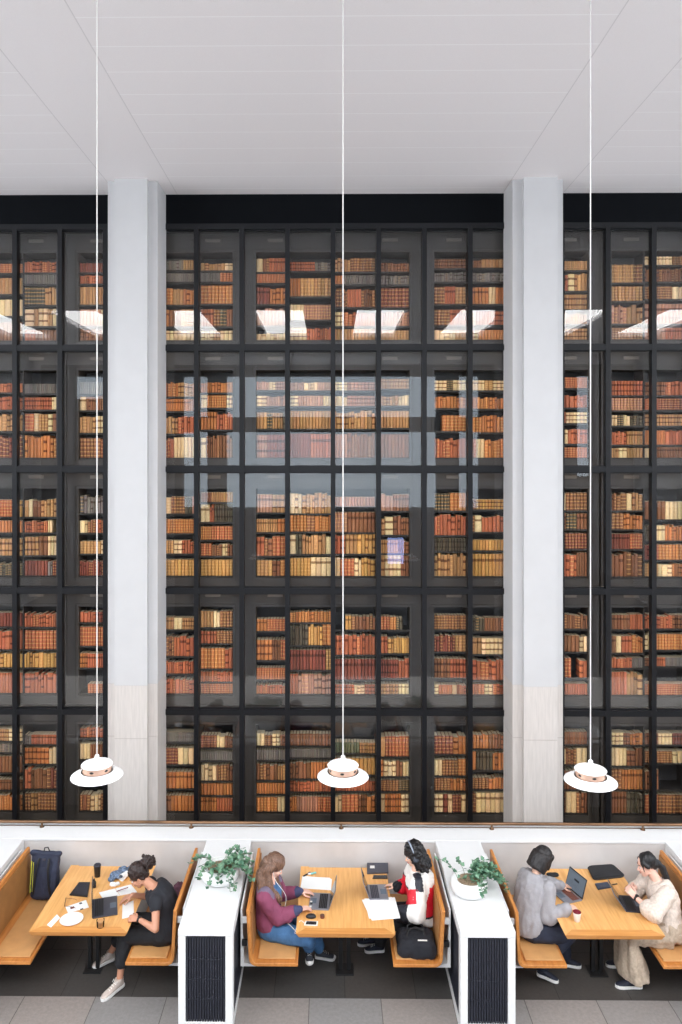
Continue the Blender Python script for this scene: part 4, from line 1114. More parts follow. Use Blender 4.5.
# ---------------------------------------------------------------- 2: woman in maroon sweatshirt and dungarees (middle booth, left)
def woman_maroon():
    t = thing('person', 'woman with long light brown hair in a maroon sweatshirt and denim dungarees, typing', 'person', (-.69, 8.36, .46))
    p = Person(f=(1, .03, 0), pel=(-.675, 8.35, .555), nk=(-.665, 8.33, 1.015), bulge=.04, skin=M['skin_fair'], hair=M['hair_brown'],
        shN=(-.715, 8.17, .965), shF=(-.64, 8.50, .965), hipN=(-.66, 8.26, .545), hipF=(-.66, 8.44, .545), knN=(-.245, 8.13, .545), knF=(-.22, 8.45, .54),
        anN=(-.235, 8.42, .26), anF=(-.12, 8.60, .115), toN=(-.225, 8.27, .20), toF=(.04, 8.60, .03), head=(-.615, 8.37, 1.195), hf=(.82, -.08, -.56),
        wrN=P(299, 909.5, .81), hdN=P(316.5, 905.8, .785), elN=P(273, 921, .70), wrF=P(300, 891.5, .81), hdF=P(316, 892, .785), elF=(-.45, 8.62, .72),
        thN=-1, thF=1, pnN=(0, 0, -1), pnF=(0, 0, -1), cuN=.34, cuF=.30)
    p.thN = 1; p.thF = -1
    p.body(t)
    sw = MB().loft(p.rings(.026, .05, .98)); p.sleeve(sw, 'N', .084, .080, .056, .78); p.sleeve(sw, 'F', .080, .074, .054, .78)
    sw.ell(p.elN.lerp(p.wrN, .35) - UP * .012, (.10, .066, .064), None)
    def paint(c, n):
        q = c - p.nk; fw = q.dot(p.f); la = abs((c - p.spine(.5)).dot(p.l))
        if fw > .045 and la < .085 and n.dot(p.f) > .25 and c.z > .62: return 2
        if c.z > .985 - abs(q.dot(p.l)) * .16 and q.length < .21: return 1
        return 0
    organic('sweatshirt', sw, [M['maroon'], M['yoke'], M['denim']], t, .009, 3, .022, 6.5, paint=paint)
    for el, wr in ((p.elN, p.wrN), (p.elF, p.wrF)):
        cf = MB().capsule(el.lerp(wr, .86), el.lerp(wr, 1.02), .060, .040, 14); organic('cuff', cf, M['navycuff'], t, .006, 2)
    tr = MB().loft(p.rings(.020, -.14, .34)); p.legs(tr, .106, .086, .066, .9)
    organic('dungarees', tr, M['denim'], t, .009, 3, .014, 8, seed=7)
    H = p.H; R_ = p.HR
    hr = MB().ell(H(-.022, 0, .046), (.100, .090, .094), R_, 20, 14)
    hr.ell(H(-.065, 0, -.02), (.058, .085, .09), R_)
    for sd in (1, -1):
        a = [H(.020 if sd > 0 else -.012, sd * .074, .03), H(-.002 if sd > 0 else -.040, sd * .086, -.06), p.nk + p.f * (.045 if sd > 0 else .0) + p.l * sd * .085 - UP * .0, p.nk + p.f * .105 + p.l * sd * .075 - UP * .13, p.nk + p.f * .12 + p.l * sd * .06 - UP * .20]
        for k in range(4): hr.capsule(a[k], a[k + 1], (.030, .036, .040, .030)[k], (.036, .040, .032, .012)[k], 12)
        a = [H(-.06, sd * .06, -.02), H(-.085, sd * .075, -.12), p.nk - p.f * .075 + p.l * sd * .085 - UP * .05, p.nk - p.f * .088 + p.l * sd * .095 - UP * .16]
        for k in range(3): hr.capsule(a[k], a[k + 1], (.050, .055, .048)[k], (.055, .048, .022)[k], 12)
    hr.capsule(H(-.09, 0, -.02), p.nk - p.f * .085 - UP * .15, .06, .03, 12)
    organic('long_hair', hr, M['hair_brown'], t, .007, 2, .016, 16, stretch=(1, 1, .35))
    shoe(t, p.anN, p.toN, M['shoe_grey'], M['sole_white'], 1, toe=M['sole_white']); shoe(t, p.anF, p.toF, M['shoe_grey'], M['sole_white'], 1, toe=M['sole_white'])
    # white earphone wire from the phone across her lap to her ear
    return p
WM = woman_maroon()

# ---------------------------------------------------------------- 3: woman in the racing jacket (middle booth, right)
def woman_jacket():
    t = thing('person', 'woman with black curly hair and headphones in a red, white and black jacket', 'person', (1.03, 8.55, .46))
    p = Person(f=(-1, -.04, 0), pel=(1.03, 8.54, .555), nk=(.985, 8.57, 1.035), bulge=.09, skin=M['skin_light'], hair=M['hair_black'],
        shN=(.975, 8.395, .975), shF=(.975, 8.74, .975), hipN=(1.02, 8.45, .545), hipF=(1.02, 8.63, .545), knN=(.60, 8.42, .53), knF=(.58, 8.66, .53),
        anN=(.58, 8.72, .115), anF=(.50, 8.84, .115), toN=(.42, 8.74, .03), toF=(.34, 8.86, .03), head=(.955, 8.59, 1.215), hf=(-.90, -.16, -.34),
        wrN=(.79, 8.385, .665), hdN=(.66, 8.42, .655), elN=(.93, 8.22, .70), wrF=P(397, 886.5, .81), hdF=P(384, 882.5, .785), elF=(1.0, 8.9, .72),
        thN=1, thF=1, pnN=(0, 0, -1), pnF=(0, 0, -1), cuN=.35, cuF=.35)
    p.thN = -1; p.thF = 1
    p.body(t)
    jk = MB().loft(p.rings(.060, .0, .975)); p.sleeve(jk, 'N', .088, .092, .076, .95); p.sleeve(jk, 'F', .092, .088, .070, .72)
    jk.ell(p.shN.lerp(p.elN, .78), (.100, .092, .100))
    def seg(c, a, b):
        d = b - a; u = max(0, min(1, (c - a).dot(d) / d.length_squared)); return u, (c - a - d * u).length
    def paint(c, n):
        u1, r1 = seg(c, p.shN, p.elN); u2, r2 = seg(c, p.elN, p.wrN)
        la = (c - p.spine(.6)).dot(p.l)
        lf = (c - p.nk).dot(p.f)
        if u2 > .30 and r2 < .11: return 2
        if r1 < .125 and u1 > .20 and u1 < .72 and la > .10 and n.dot(p.f) > .35: return 0
        if r1 < .125 and u1 > .28 and la > .125: return 1
        if r1 < .135 and u1 <= .28 and la > .02:
            w = (c - p.shN).dot(p.f)
            return 2 if -.055 < w < .035 else 1
        if c.z > .955: return 1
        if c.z < .655: return 2 if c.z > .635 else 1
        if abs(lf - .03) < .03 and c.z < .78: return 1
        if lf > .03 and .885 < c.z: return 2 if c.z < .905 else 1
        return 0
    organic('racing_jacket', jk, [M['red'], M['jwhite'], M['jblack']], t, .0085, 3, .020, 7, paint=paint, seed=5)
    tr = MB().loft(p.rings(.016, -.14, .16)); p.legs(tr, .098, .078, .066, .9)
    organic('trousers', tr, M['black_trouser'], t, .010, 3, .010, 8)
    cf = MB().capsule(p.elF.lerp(p.wrF, .62), p.elF.lerp(p.wrF, .98), .062, .048, 14); organic('knitted_cuff', cf, M['fuzz'], t, .007, 1, .02, 40)
    # the sleeve's white badge strip with dark lettering marks
    H = p.H; R_ = p.HR
    hr = MB().ell(H(-.020, 0, .050), (.104, .094, .096), R_, 20, 14); hr.ell(H(-.075, 0, -.03), (.066, .092, .095), R_)
    rn = random.Random(8)
    for k in range(60):
        a = rn.uniform(-1.9, 1.9); r = .085
        x = -.03 - math.cos(a) * r * .9; y = math.sin(a) * .094
        z0 = rn.uniform(-.02, .08); p0 = H(x, y, z0); p1 = H(x - .02 + rn.uniform(-.02, .02), y * 1.1 + rn.uniform(-.02, .02), -.12 + rn.uniform(-.06, .03)); 
        hr.capsule(p0, p1, rn.uniform(.014, .026), rn.uniform(.012, .024), 8, 3)
    for k in range(26):
        a = rn.uniform(0, 2 * PI); q = V((-.03 + rn.uniform(-.06, .07), .08 * math.cos(a), .09 + .05 * math.sin(a) * .4)); hr.ell(H(*q), (rn.uniform(.018, .03),) * 3, None, 8, 6)
    for sd in (1, -1): hr.capsule(H(.035, sd * .078, .05), H(.030, sd * .082, -.07), .020, .014); hr.capsule(H(.030, sd * .082, -.07), H(.02, sd * .075, -.15), .014, .01)
    organic('curly_hair', hr, M['hair_black'], t, .007, 1, .022, 26)
    hp = MB(); pts = [H(.0 + .0 * k, .104 * math.cos(PI * k / 16), .045 + .113 * math.sin(PI * k / 16)) for k in range(17)]
    hp.tube(pts, .0085, 8); b = obj('headphones', hp, mat('headphone_grey', (150, 158, 172), .3), t, True)
    for sd in (1, -1):
        e = MB().ell(H(0, sd * .102, -.004), (.036, .022, .040), R_); obj('ear_cup', e, mat('ear_cup_grey', (70, 74, 84), .4), b, True)
    shoe(t, p.anN, p.toN, M['shoe_navy'], M['sole_white'], 1); shoe(t, p.anF, p.toF, M['shoe_navy'], M['sole_white'], 1)
    return p
WJ = woman_jacket()

# ---------------------------------------------------------------- 4: person in the grey shirt, seen from behind (right booth, left)
def person_grey():
    t = thing('person', 'person with a dark bob in a grey shirt and dark jeans, turned to the laptop', 'person', (2.17, 8.36, .46))
    p = Person(f=(.90, .42, 0), pel=(2.19, 8.34, .555), nk=(2.325, 8.50, 1.035), bulge=.09, skin=M['skin_light'], hair=M['hair_charcoal'],
        shN=(2.425, 8.345, .965), shF=(2.25, 8.635, .955), hipN=(2.24, 8.24, .545), hipF=(2.16, 8.42, .545), knN=(2.62, 8.24, .535), knF=(2.60, 8.44, .535),
        anN=(2.33, 8.28, .15), anF=(2.66, 8.50, .115), toN=(2.46, 8.255, .03), toF=(2.82, 8.50, .03), head=(2.425, 8.585, 1.175), hf=(.74, .36, -.58),
        wrN=P(567.5, 908.8, .81), hdN=P(580, 905.5, .79), elN=P(545, 918, .70), wrF=(2.66, 8.70, .81), hdF=(2.80, 8.72, .785), elF=(2.3, 8.95, .75),
        thN=1, thF=1, pnN=(0, .2, -1), pnF=(0, 0, -1), cuN=.4, cuF=.3)
    p.thN = 1; p.thF = -1
    p.body(t)
    st = MB().loft(p.rings(.034, -.10, .99)); p.sleeve(st, 'N', .082, .076, .052, .97); p.sleeve(st, 'F', .080, .072, .052, .97)
    organic('shirt', st, M['greyshirt'], t, .009, 3, .024, 6.5, seed=2, crease=.25, stretch=(1.7, 1.7, .6))
    col = MB(); c = p.nk + UP * .004
    rr = [[c + (p.f * math.cos(2 * PI * k / 24) + p.l * math.sin(2 * PI * k / 24)) * r + UP * z + p.f * z * .5 for k in range(24)] for r, z in ((.072, -.02), (.078, .0), (.070, .035), (.064, .035), (.064, -.02))]
    col.loft(rr); obj('collar', col, M['greyshirt'], t, True)
    tr = MB().loft(p.rings(.014, -.14, .12)); p.legs(tr, .098, .078, .064, .92)
    organic('jeans', tr, M['denim_dark'], t, .010, 3, .010, 8)
    H = p.H; R_ = p.HR
    hr = MB().ell(H(-.020, 0, .046), (.104, .093, .097), R_, 20, 14); hr.ell(H(-.055, 0, -.03), (.075, .096, .085), R_)
    for k in range(15):
        a = -1.95 + 3.9 * k / 14; x = -.022 - math.cos(a) * .088; y = math.sin(a) * .094
        hr.capsule(H(x, y, .03), H(x - .010, y * 1.08, -.115), .028, .020, 10)
    for sd in (1, -1): hr.capsule(H(.045, sd * .066, .07), H(.062, sd * .072, -.06), .024, .013)
    organic('bobbed_hair', hr, M['hair_charcoal'], t, .007, 7, .010, 24, stretch=(1, 1, .3))
    shoe(t, p.anN, p.toN, M['shoe_navy'], M['sole_white'], 0); shoe(t, p.anF, p.toF, M['shoe_navy'], M['sole_white'], 0)
    return p
PG = person_grey()

# ---------------------------------------------------------------- 5: woman in cream blouse and long skirt (right booth, right)
def woman_cream():
    t = thing('person', 'woman with a black ponytail in a cream blouse and long beige skirt', 'person', (3.74, 8.28, .46))
    p = Person(f=(-1, .04, 0), pel=(3.72, 8.28, .555), nk=(3.665, 8.44, 1.02), bulge=.06, skin=M['skin_fair'], hair=M['hair_black'],
        shN=(3.70, 8.27, .965), shF=(3.65, 8.60, .965), hipN=(3.70, 8.19, .545), hipF=(3.70, 8.37, .545), knN=(3.29, 8.19, .54), knF=(3.27, 8.42, .54),
        anN=(3.33, 8.165, .105), anF=(3.33, 8.50, .105), toN=P(615, 984, .03), toF=P(605.5, 963, .03), head=P(646.5, 865, 1.175), hf=(-.92, .10, -.30),
        wrN=P(635.5, 897.5, .885), hdN=P(627, 888, .945), elN=P(651, 918, .80), wrF=P(635, 887, .90), hdF=P(625.5, 888.5, .925), elF=P(637, 890, .76),
        thN=1, thF=1, pnN=(-.3, .8, .1), pnF=(-.3, -.8, .1), cuN=.75, cuF=.75)
    p.thN = -1; p.thF = 1
    p.body(t)
    bl = MB().loft(p.rings(.034, -.02, .975)); p.sleeve(bl, 'N', .086, .088, .06, .30); p.sleeve(bl, 'F', .084, .084, .06, .30)
    bl.ell(p.elN.lerp(p.wrN, .05), (.075, .07, .07))
    organic('blouse', bl, M['blouse'], t, .009, 3, .026, 7, seed=9)
    sk = MB().loft(p.rings(.030, -.16, .20))
    c0 = (p.hipN + p.hipF) / 2; k0 = (p.knN + p.knF) / 2
    def rg(c, ax, lat, ra, rb):
        n = ax.cross(lat).normalized(); return [c + lat * math.cos(2 * PI * k / 24) * ra * (1 + .06 * math.sin(7 * 2 * PI * k / 24)) + n * math.sin(2 * PI * k / 24) * rb * (1 + .06 * math.sin(7 * 2 * PI * k / 24)) for k in range(24)]
    la = p.l
    path = [(c0, V((-1, 0, 0)), .20, .12), (c0.lerp(k0, .5), V((-1, 0, 0)), .20, .105), (k0 + V((.02, 0, .0)), V((-.9, 0, -.4)), .205, .10), (k0 + V((-.015, 0, -.06)), V((-.4, 0, -1)), .215, .105), (k0 + V((.01, .0, -.22)), V((0, 0, -1)), .235, .125), (k0 + V((.055, .0, -.43)), V((.1, 0, -1)), .255, .16)]
    sk.loft([rg(c, a, la, q, w) for c, a, q, w in path])
    organic('long_skirt', sk, M['skirt'], t, .010, 3, .024, 7, seed=4, stretch=(1.6, 1.6, .5))
    H = p.H; R_ = p.HR
    hr = MB().ell(H(-.026, 0, .046), (.096, .084, .092), R_, 20, 14); hr.ell(H(-.075, 0, .0), (.045, .062, .06), R_)
    for sd in (1, -1): hr.capsule(H(.036, sd * .066, .06), H(.0, sd * .076, .02), .020, .022); hr.capsule(H(.052, sd * .058, .062), H(.052, sd * .070, -.03), .010, .005)
    hr.ell(H(-.118, 0, -.0), (.030, .030, .030), R_)
    a = [H(-.118, 0, -.0), H(-.155, 0, -.07), p.nk - p.f * .12 - UP * .03, p.nk - p.f * .150 - UP * .20]
    for k in range(3): hr.capsule(a[k], a[k + 1], (.030, .036, .034)[k], (.036, .034, .010)[k], 12)
    organic('ponytail_hair', hr, M['hair_black'], t, .0065, 2, .010, 26, stretch=(1, 1, .4))
    wristband(t, p.elN, p.wrN, M['strap'])
    shoe(t, p.anN, p.toN, M['shoe_navy'], M['sole_white'], 0); shoe(t, p.anF, p.toF, M['shoe_navy'], M['sole_white'], 0)
    return p
WC = woman_cream()
# ================================================================ things on the tables and benches
TT = .7503
M['paper'] = mat('white_paper', (240, 239, 236), .8); M['print'] = mat('printed_grey', (140, 138, 140), .8)
M['lap_dark'] = mat('laptop_graphite', (74, 74, 84), .4, .3); M['lap_silver'] = mat('laptop_silver', (150, 150, 158), .35, .5); M['keys'] = mat('black_keys', (26, 26, 30), .5)
M['lap_black'] = mat('laptop_black', (42, 42, 52), .45); M['screen_off'] = mat('dark_screen', (30, 32, 38), .15)
M['bezel'] = mat('screen_bezel', (18, 18, 20), .3); M['sticker'] = mat('sticker_white', (226, 222, 216), .5); M['sticker2'] = mat('sticker_dark', (40, 40, 44), .5)
M['plastic'] = mat('black_plastic', (24, 24, 27), .4); M['brown_cup'] = mat('brown_card', (120, 68, 54), .5)
M['glassy'] = mat_pane('clear_plastic', (.985, .985, .98), 1.3); M['amber'] = mat('amber_tea', (204, 150, 96), .25)
M['maroon_drink'] = mat('berry_drink', (120, 26, 42), .25); M['cupwhite'] = mat('paper_cup', (238, 234, 230), .5)
M['navybag'] = mat('navy_nylon', (36, 42, 62), .7, var=.18, vscale=10, bump=.25, bscale=50); M['yellow'] = mat('yellow_zip', (206, 206, 70), .6)
M['blackbag'] = mat('black_canvas', (30, 31, 38), .85, var=.2, vscale=12, bump=.3, bscale=60); M['sleeve'] = mat('black_neoprene', (32, 32, 35), .8, var=.15, bump=.2)
M['scarfblue'] = mat('blue_print_cloth', (96, 112, 134), .85, var=.8, vscale=55); M['coat'] = mat('maroon_coat', (84, 48, 62), .85, var=.25, vscale=14, bump=.3); M['navycoat'] = mat('navy_coat', (34, 36, 56), .85, var=.2)
M['screen_on'], nt, b = newmat('lit_screen')
b.inputs['Base Color'].default_value = (.02, .02, .02, 1); b.inputs['Emission Color'].default_value = s2l((140, 158, 176)) + (1,); b.inputs['Emission Strength'].default_value = .42
M['screen_txt'] = mat('screen_text', (30, 34, 42), .4); M['screen_line'] = mat('screen_grey', (96, 108, 122), .4)
def frame(p, ang):                                    # local x right, y away, z up; turned about z
    return Matrix.Translation(V(p)) @ Matrix.Rotation(ang, 4, 'Z')
def pix(px, py, z=TT): 
    q = P(px, py, z); return V((q.x, q.y, z))

def laptop(label, hinge_mid, ang, tilt, m_body, m_lid, w=.315, d=.222, screen=None, stickers=False, keym=None):
    """ang: direction the sitter looks, from keyboard to hinge; tilt: opening past upright"""
    t = thing('laptop', label, 'laptop', tuple(hinge_mid))
    T = frame(hinge_mid, ang - PI / 2)                # local +y points from keyboard to screen
    base = MB().bbox(-w / 2, w / 2, -d, 0.0, .001, .015, .004, 0, T); ob = obj('base', base, m_body, t, True)
    k = MB(); rows = 5
    for r in range(rows):
        for c in range(12):
            x0 = -w / 2 + .018 + (w - .036) * c / 12; y0 = -.022 - (r + 1) * .0185
            k.box(x0 + .0012, x0 + (w - .036) / 12 - .0012, y0 + .0012, y0 + .0172, .0149, .0166, 0, T)
    obj('keyboard', k, keym or M['keys'], ob)
    obj('touchpad', MB().bbox(-.05, .05, -d + .012, -d + .078, .0148, .0156, .0004, 0, T), M['screen_line'], ob)
    L_ = T @ Matrix.Translation((0, .002, .014)) @ Matrix.Rotation(-tilt, 4, 'X')
    lid = MB().bbox(-w / 2, w / 2, -.003, .004, 0, d, .003, 0, L_)
    ol = obj('lid', lid, m_lid, t, True)
    obj('bezel', MB().box(-w / 2 + .003, w / 2 - .003, -.0042, -.0028, .006, d - .004, 0, L_), M['bezel'], ol)
    s_ = MB().box(-w / 2 + .010, w / 2 - .010, -.0050, -.0040, .016, d - .012, 0, L_)
    os_ = obj('screen', s_, screen or M['screen_off'], ol)
    if screen:
        tx = MB(); tx.box(-.03, .05, -.0060, -.0049, d * .56, d * .66, 0, L_)
        for i in range(5): tx.box(-.10, .02 + .03 * (i % 3), -.0060, -.0049, d * (.16 + .065 * i), d * (.18 + .065 * i), 1, L_)
        obj('page', tx, [M['screen_txt'], M['screen_line']], os_)
    if stickers:
        st = MB()
        for (x, y, sx, sy, mi) in stickers: st.bbox(x - sx, x + sx, y - sy, y + sy, .0150, .0158, .0003, mi, T)
        obj('stickers', st, [M['sticker'], M['sticker2']], ob)
    return t
def flat(name, label, cat, pts, th, m, z=TT, group=None, parent=None):
    """thin sheet or slab from its four corners on a surface"""
    c = sum(pts, V()) / len(pts); 
    o = obj(name, MB().loft([[V((p.x, p.y, z)) for p in pts], [V((p.x, p.y, z + th)) for p in pts]]), m, parent)
    if label: tag(o, label, cat, group)
    return o
def quad(*a, z=TT): 
    q = [pix(x, y, z) for x, y in a]
    ar = sum(q[i].x * q[(i + 1) % 4].y - q[(i + 1) % 4].x * q[i].y for i in range(4))
    return q if ar > 0 else q[::-1]
def sheets(label, base, n, m, jitter, cat='papers'):
    """a loose pile: every sheet lies on the one below, slightly turned"""
    rn = random.Random(len(label)); t = None
    c = sum(base, V()) / 4
    mb = MB()
    for i in range(n):
        a = rn.uniform(-jitter, jitter); dx_, dy_ = rn.uniform(-.012, .012), rn.uniform(-.012, .012)
        pts = [Matrix.Translation((c.x + dx_, c.y + dy_, 0)) @ Matrix.Rotation(a, 4, 'Z') @ V((p.x - c.x, p.y - c.y, 0)) for p in base]
        mb.loft([[V((p.x, p.y, TT + .0012 * i)) for p in pts], [V((p.x, p.y, TT + .0012 * i + .001)) for p in pts]])
    o = obj('paper_pile', mb, m); tag(o, label, cat); return o

# ---- left booth
c = pix(71.5, 920.5); r = .122
t = thing('plate', 'empty round white plate on the left table', 'plate', tuple(c))
obj('dish', MB().lathe([(r * .55, .0), (r * .62, .004), (r, .017), (r + .001, .020), (r * .97, .020), (r * .66, .010), (r * .6, .008), (.004, .007)], c, 40), M['ceramic'], t, True)
flat('napkin', 'crumpled white paper napkin beside the white plate', 'napkin', quad((47, 925), (57, 914.5), (60, 918), (51, 927.5)), .003, M['paper'])
lf = flat('leaflet', 'printed white leaflet lying behind the white plate', 'leaflet', quad((65.5, 907), (86, 900), (89, 907.5), (68, 913)), .0012, M['paper'])
for i, (a, b2, e, g) in enumerate((((70, 907.5), (74, 906.2), (74.7, 908), (70.7, 909.3)), ((79, 903), (81.5, 902.2), (82.3, 903.6), (79.8, 904.4)), ((80, 909), (83, 908.1), (83.5, 909.2), (80.5, 910.1)))):
    flat('printed_picture', None, None, quad(a, b2, e, g, z=TT + .0012), .0005, (M['brown_cup'], M['sticker2'], M['sticker2'])[i], TT + .0012, None, lf)
gl = thing('eyeglasses', 'thin brown eyeglasses lying open by the printed leaflet', 'glasses', tuple(pix(66, 904)))
a, b2 = pix(64.5, 906, TT + .018), pix(66, 898, TT + .018)
gm = MB()
for q0, q1 in ((a, a.lerp(b2, .46)), (a.lerp(b2, .54), b2)):
    cc = (q0 + q1) / 2; h = (q1 - q0) / 2; ring = [cc + h * math.cos(2 * PI * k / 18) + UP * .0175 * math.sin(2 * PI * k / 18) for k in range(19)]; gm.tube(ring, .0018, 6)
gm.tube([a.lerp(b2, .46), a.lerp(b2, .5) + UP * .006, a.lerp(b2, .54)], .0016, 6)
obj('rims', gm, mat('brown_frame', (84, 54, 36), .4), gl, True)
d_ = V((.13, -.012, -.006))
for q in (a, b2):
    obj('temple', MB().tube([q, q + d_ * .75, q + d_ + V((0, 0, -.010))], .0016, 6), M['brown_cup'], gl, True)
tb = thing('tablet_keyboard', 'black tablet keyboard lying flat on the left table', 'keyboard', tuple(pix(80, 892)))
q = quad((69.5, 895.5), (79, 883), (90, 883), (87.5, 897.5))
obj('case', MB().loft([[p_ for p_ in q], [p_ + UP * .012 for p_ in q]]), M['plastic'], tb)
kb = MB(); ctr = sum(q, V()) / 4
for r_ in range(4):
    for c_ in range(9):
        u0, v0 = .08 + .84 * c_ / 9, .1 + .8 * r_ / 4
        pt = lambda u, v: (q[0].lerp(q[1], u)).lerp(q[3].lerp(q[2], u), v) + UP * .0121
        k4 = [pt(u0, v0), pt(u0 + .08, v0), pt(u0 + .08, v0 + .17), pt(u0, v0 + .17)]
        kb.loft([k4, [p_ + UP * .0015 for p_ in k4]])
obj('keys', kb, M['lap_black'], tb)
c = pix(97.3, 876.5)
t = thing('travel_cup', 'tall black lidded cup standing at the back of the left table', 'cup', tuple(c))
obj('wall', MB().lathe([(.030, 0), (.033, .004), (.041, .125), (.041, .128)], c, 24), M['plastic'], t, True)
obj('lid', MB().lathe([(.0435, .127), (.0435, .138), (.037, .146), (.030, .146), (.028, .141), (.004, .141)], c, 24), M['lap_black'], t, True)
c = pix(94, 887.5)
t = thing('small_bottle', 'small black bottle in front of the tall black cup', 'bottle', tuple(c))
obj('body', MB().lathe([(.020, 0), (.024, .004), (.025, .06), (.018, .075), (.010, .08)], c, 20), M['plastic'], t, True); obj('cap', MB().lathe([(.012, .08), (.012, .098), (.010, .1)], c, 16), M['plastic'], t, True)
hin = pix(92.8, 909.6)
laptop('dark grey laptop before the woman in black', hin, PI + .29, .02, M['lap_dark'], M['lap_dark'], .36, .262)
c = pix(100.5, 926.8)
t = thing('tea_glass', 'small glass of amber tea at the front of the left table', 'glass', tuple(c))
obj('tumbler', MB().lathe([(.034, 0), (.038, .003), (.043, .076), (.0415, .076), (.0365, .006), (.004, .005)], c, 24), M['glassy'], t, True); obj('tea', MB().lathe([(.0355, .0065), (.040, .062), (.004, .063)], c, 24), M['amber'], t, True)
t = thing('notebook', 'open white notebook under the woman in black', 'notebook', tuple(pix(117, 893)))
q = quad((99, 893), (131, 885), (137, 892.5), (103, 899))
for (i, j, k_, l_) in ((0, 0, .49, 1), (.51, 0, 1, 1)):
    pt = lambda u, v: (q[0].lerp(q[1], u)).lerp(q[3].lerp(q[2], u), v)
    s4 = [pt(i, j), pt(k_, j), pt(k_, l_), pt(i, l_)]
    obj('page', MB().loft([s4, [p_ + UP * .007 for p_ in s4]]), M['paper'], t)
flat('paper_sheet', 'white sheet of paper beside the dark laptop, under her forearm', 'paper', quad((122.5, 904.5), (133.5, 900.5), (134, 916), (122, 919)), .0012, M['paper'])
mb = MB(); rn = random.Random(2); c = pix(114.5, 886.0)
for k in range(9): mb.ell(c + V((rn.uniform(-.035, .035), rn.uniform(-.02, .02), .014 + rn.uniform(0, .012))), (.024, .020, .013), None, 10, 8)
o = organic('tissue', mb, M['paper'], None, .004, 1, .008, 60); tag(o, 'crumpled white tissue behind the open notebook', 'tissue')
a, b2 = pix(116, 891.5, TT + .012), pix(128, 887.5, TT + .06)
o = obj('pen', MB().tube([a, a.lerp(b2, .06), a.lerp(b2, .1), b2], [.001, .0035, .005, .005], 10), M['maroon_drink'], None, True); tag(o, 'dark red pen resting on the open notebook', 'pen')
c = pix(124.5, 879)
t = thing('paper_cup', 'white paper cup lying by the blue scarf', 'cup', tuple(c))
Tm = Matrix.Translation(c + UP * .042) @ Matrix.Rotation(-.45, 4, 'Z') @ Matrix.Rotation(PI / 2 + .05, 4, 'X') @ Matrix.Translation((0, 0, -.05))
obj('wall', MB().lathe([(.030, 0), (.041, .105), (.0395, .105), (.029, .004)], (0, 0, 0), 24, 0, Tm), M['cupwhite'], t, True); obj('base', MB().lathe([(.0285, .002), (.0285, .006)], (0, 0, 0), 20, 0, Tm), M['cupwhite'], t)
def cloth_heap(name, label, cat, spots, m, seed, wr=.02, vox=.007):
    mb = MB()
    for p_, r_ in spots: mb.ell(p_, r_, None, 14, 10)
    o = organic(name, mb, m, None, vox, 3, wr, 14, seed=seed); tag(o, label, cat); return o
cb = lambda px, py, z: V(P(px, py, z))
cloth_heap('scarf', 'blue and white patterned scarf heaped on the left table', 'scarf', [(pix(117, 878) + UP * .035, (.07, .06, .036)), (pix(124, 874) + UP * .04, (.07, .05, .042)), (pix(131, 873) + UP * .035, (.06, .05, .036)), (pix(112, 881) + UP * .02, (.04, .03, .02))], M['scarfblue'], 1)
SZ = .459
cloth_heap('coat', 'dark maroon coat bundled behind the woman in black', 'coat', [(V((-1.72, 8.62, SZ + .12)), (.11, .12, .12)), (V((-1.74, 8.74, SZ + .20)), (.10, .10, .12)), (V((-1.70, 8.85, SZ + .1)), (.12, .10, .10))], M['coat'], 3, .03, .009)
cloth_heap('jacket', 'dark navy jacket against the bench back behind the woman in black', 'jacket', [(V((-1.66, 8.98, SZ + .09)), (.07, .08, .09)), (V((-1.655, 8.98, SZ + .2)), (.06, .09, .13))], M['navycoat'], 4, .03, .009)
# navy backpack leaning in the corner
bp = thing('backpack', 'navy roll-top backpack with yellow zips standing on the empty bench', 'backpack', (-3.42, 9.03, SZ))
T = Matrix.Translation((-3.43, 9.055, SZ + .003)) @ Matrix.Rotation(-.08, 4, 'Z') @ Matrix.Rotation(-.12, 4, 'X')
mb = MB(); rings = []
for z, w_, dpt in ((.0, .125, .06), (.03, .15, .075), (.15, .155, .08), (.30, .155, .072), (.40, .16, .05), (.47, .168, .030), (.50, .168, .022)):
    rings.append([T @ V((w_ * max(-1, min(1, 1.25 * math.cos(2 * PI * k / 28))), -.075 + dpt * max(-1, min(1, 1.2 * math.sin(2 * PI * k / 28))), z)) for k in range(28)])
mb.loft(rings); mb.capsule(T @ V((-.165, -.075, .50)), T @ V((.165, -.075, .50)), .028, .028, 12)
organic('bag', mb, M['navybag'], bp, .008, 2, .012, 9)
z_ = MB().tube([T @ V((-.148, -.142, z)) for z in (.07, .2, .33, .43)], .006, 6); z_.tube([T @ V((-.120, -.150, z)) for z in (.09, .2, .33, .42)], .004, 6); obj('zip', z_, M['yellow'], bp, True)
obj('top_handle', MB().tube([T @ V((x, -.075 + y, z)) for x, y, z in ((-.03, 0, .52), (-.02, -.01, .565), (.02, -.01, .575), (.04, 0, .525))], .007, 8), M['strap'], bp, True)
for sx in (-.075, .075): obj('strap', MB().tube([T @ V((sx * .8, -.145 + .02, .46)), T @ V((sx * .95, -.172, .36)), T @ V((sx * 1.15, -.172, .2)), T @ V((sx * 1.4, -.150, .06))], .013, 8), M['strap'], bp, True)
obj('buckle', MB().bbox(-.02, .02, -.012, .0, -.012, .012, .003, 0, T @ Matrix.Translation((0, -.125, .45))), M['lap_dark'], bp)

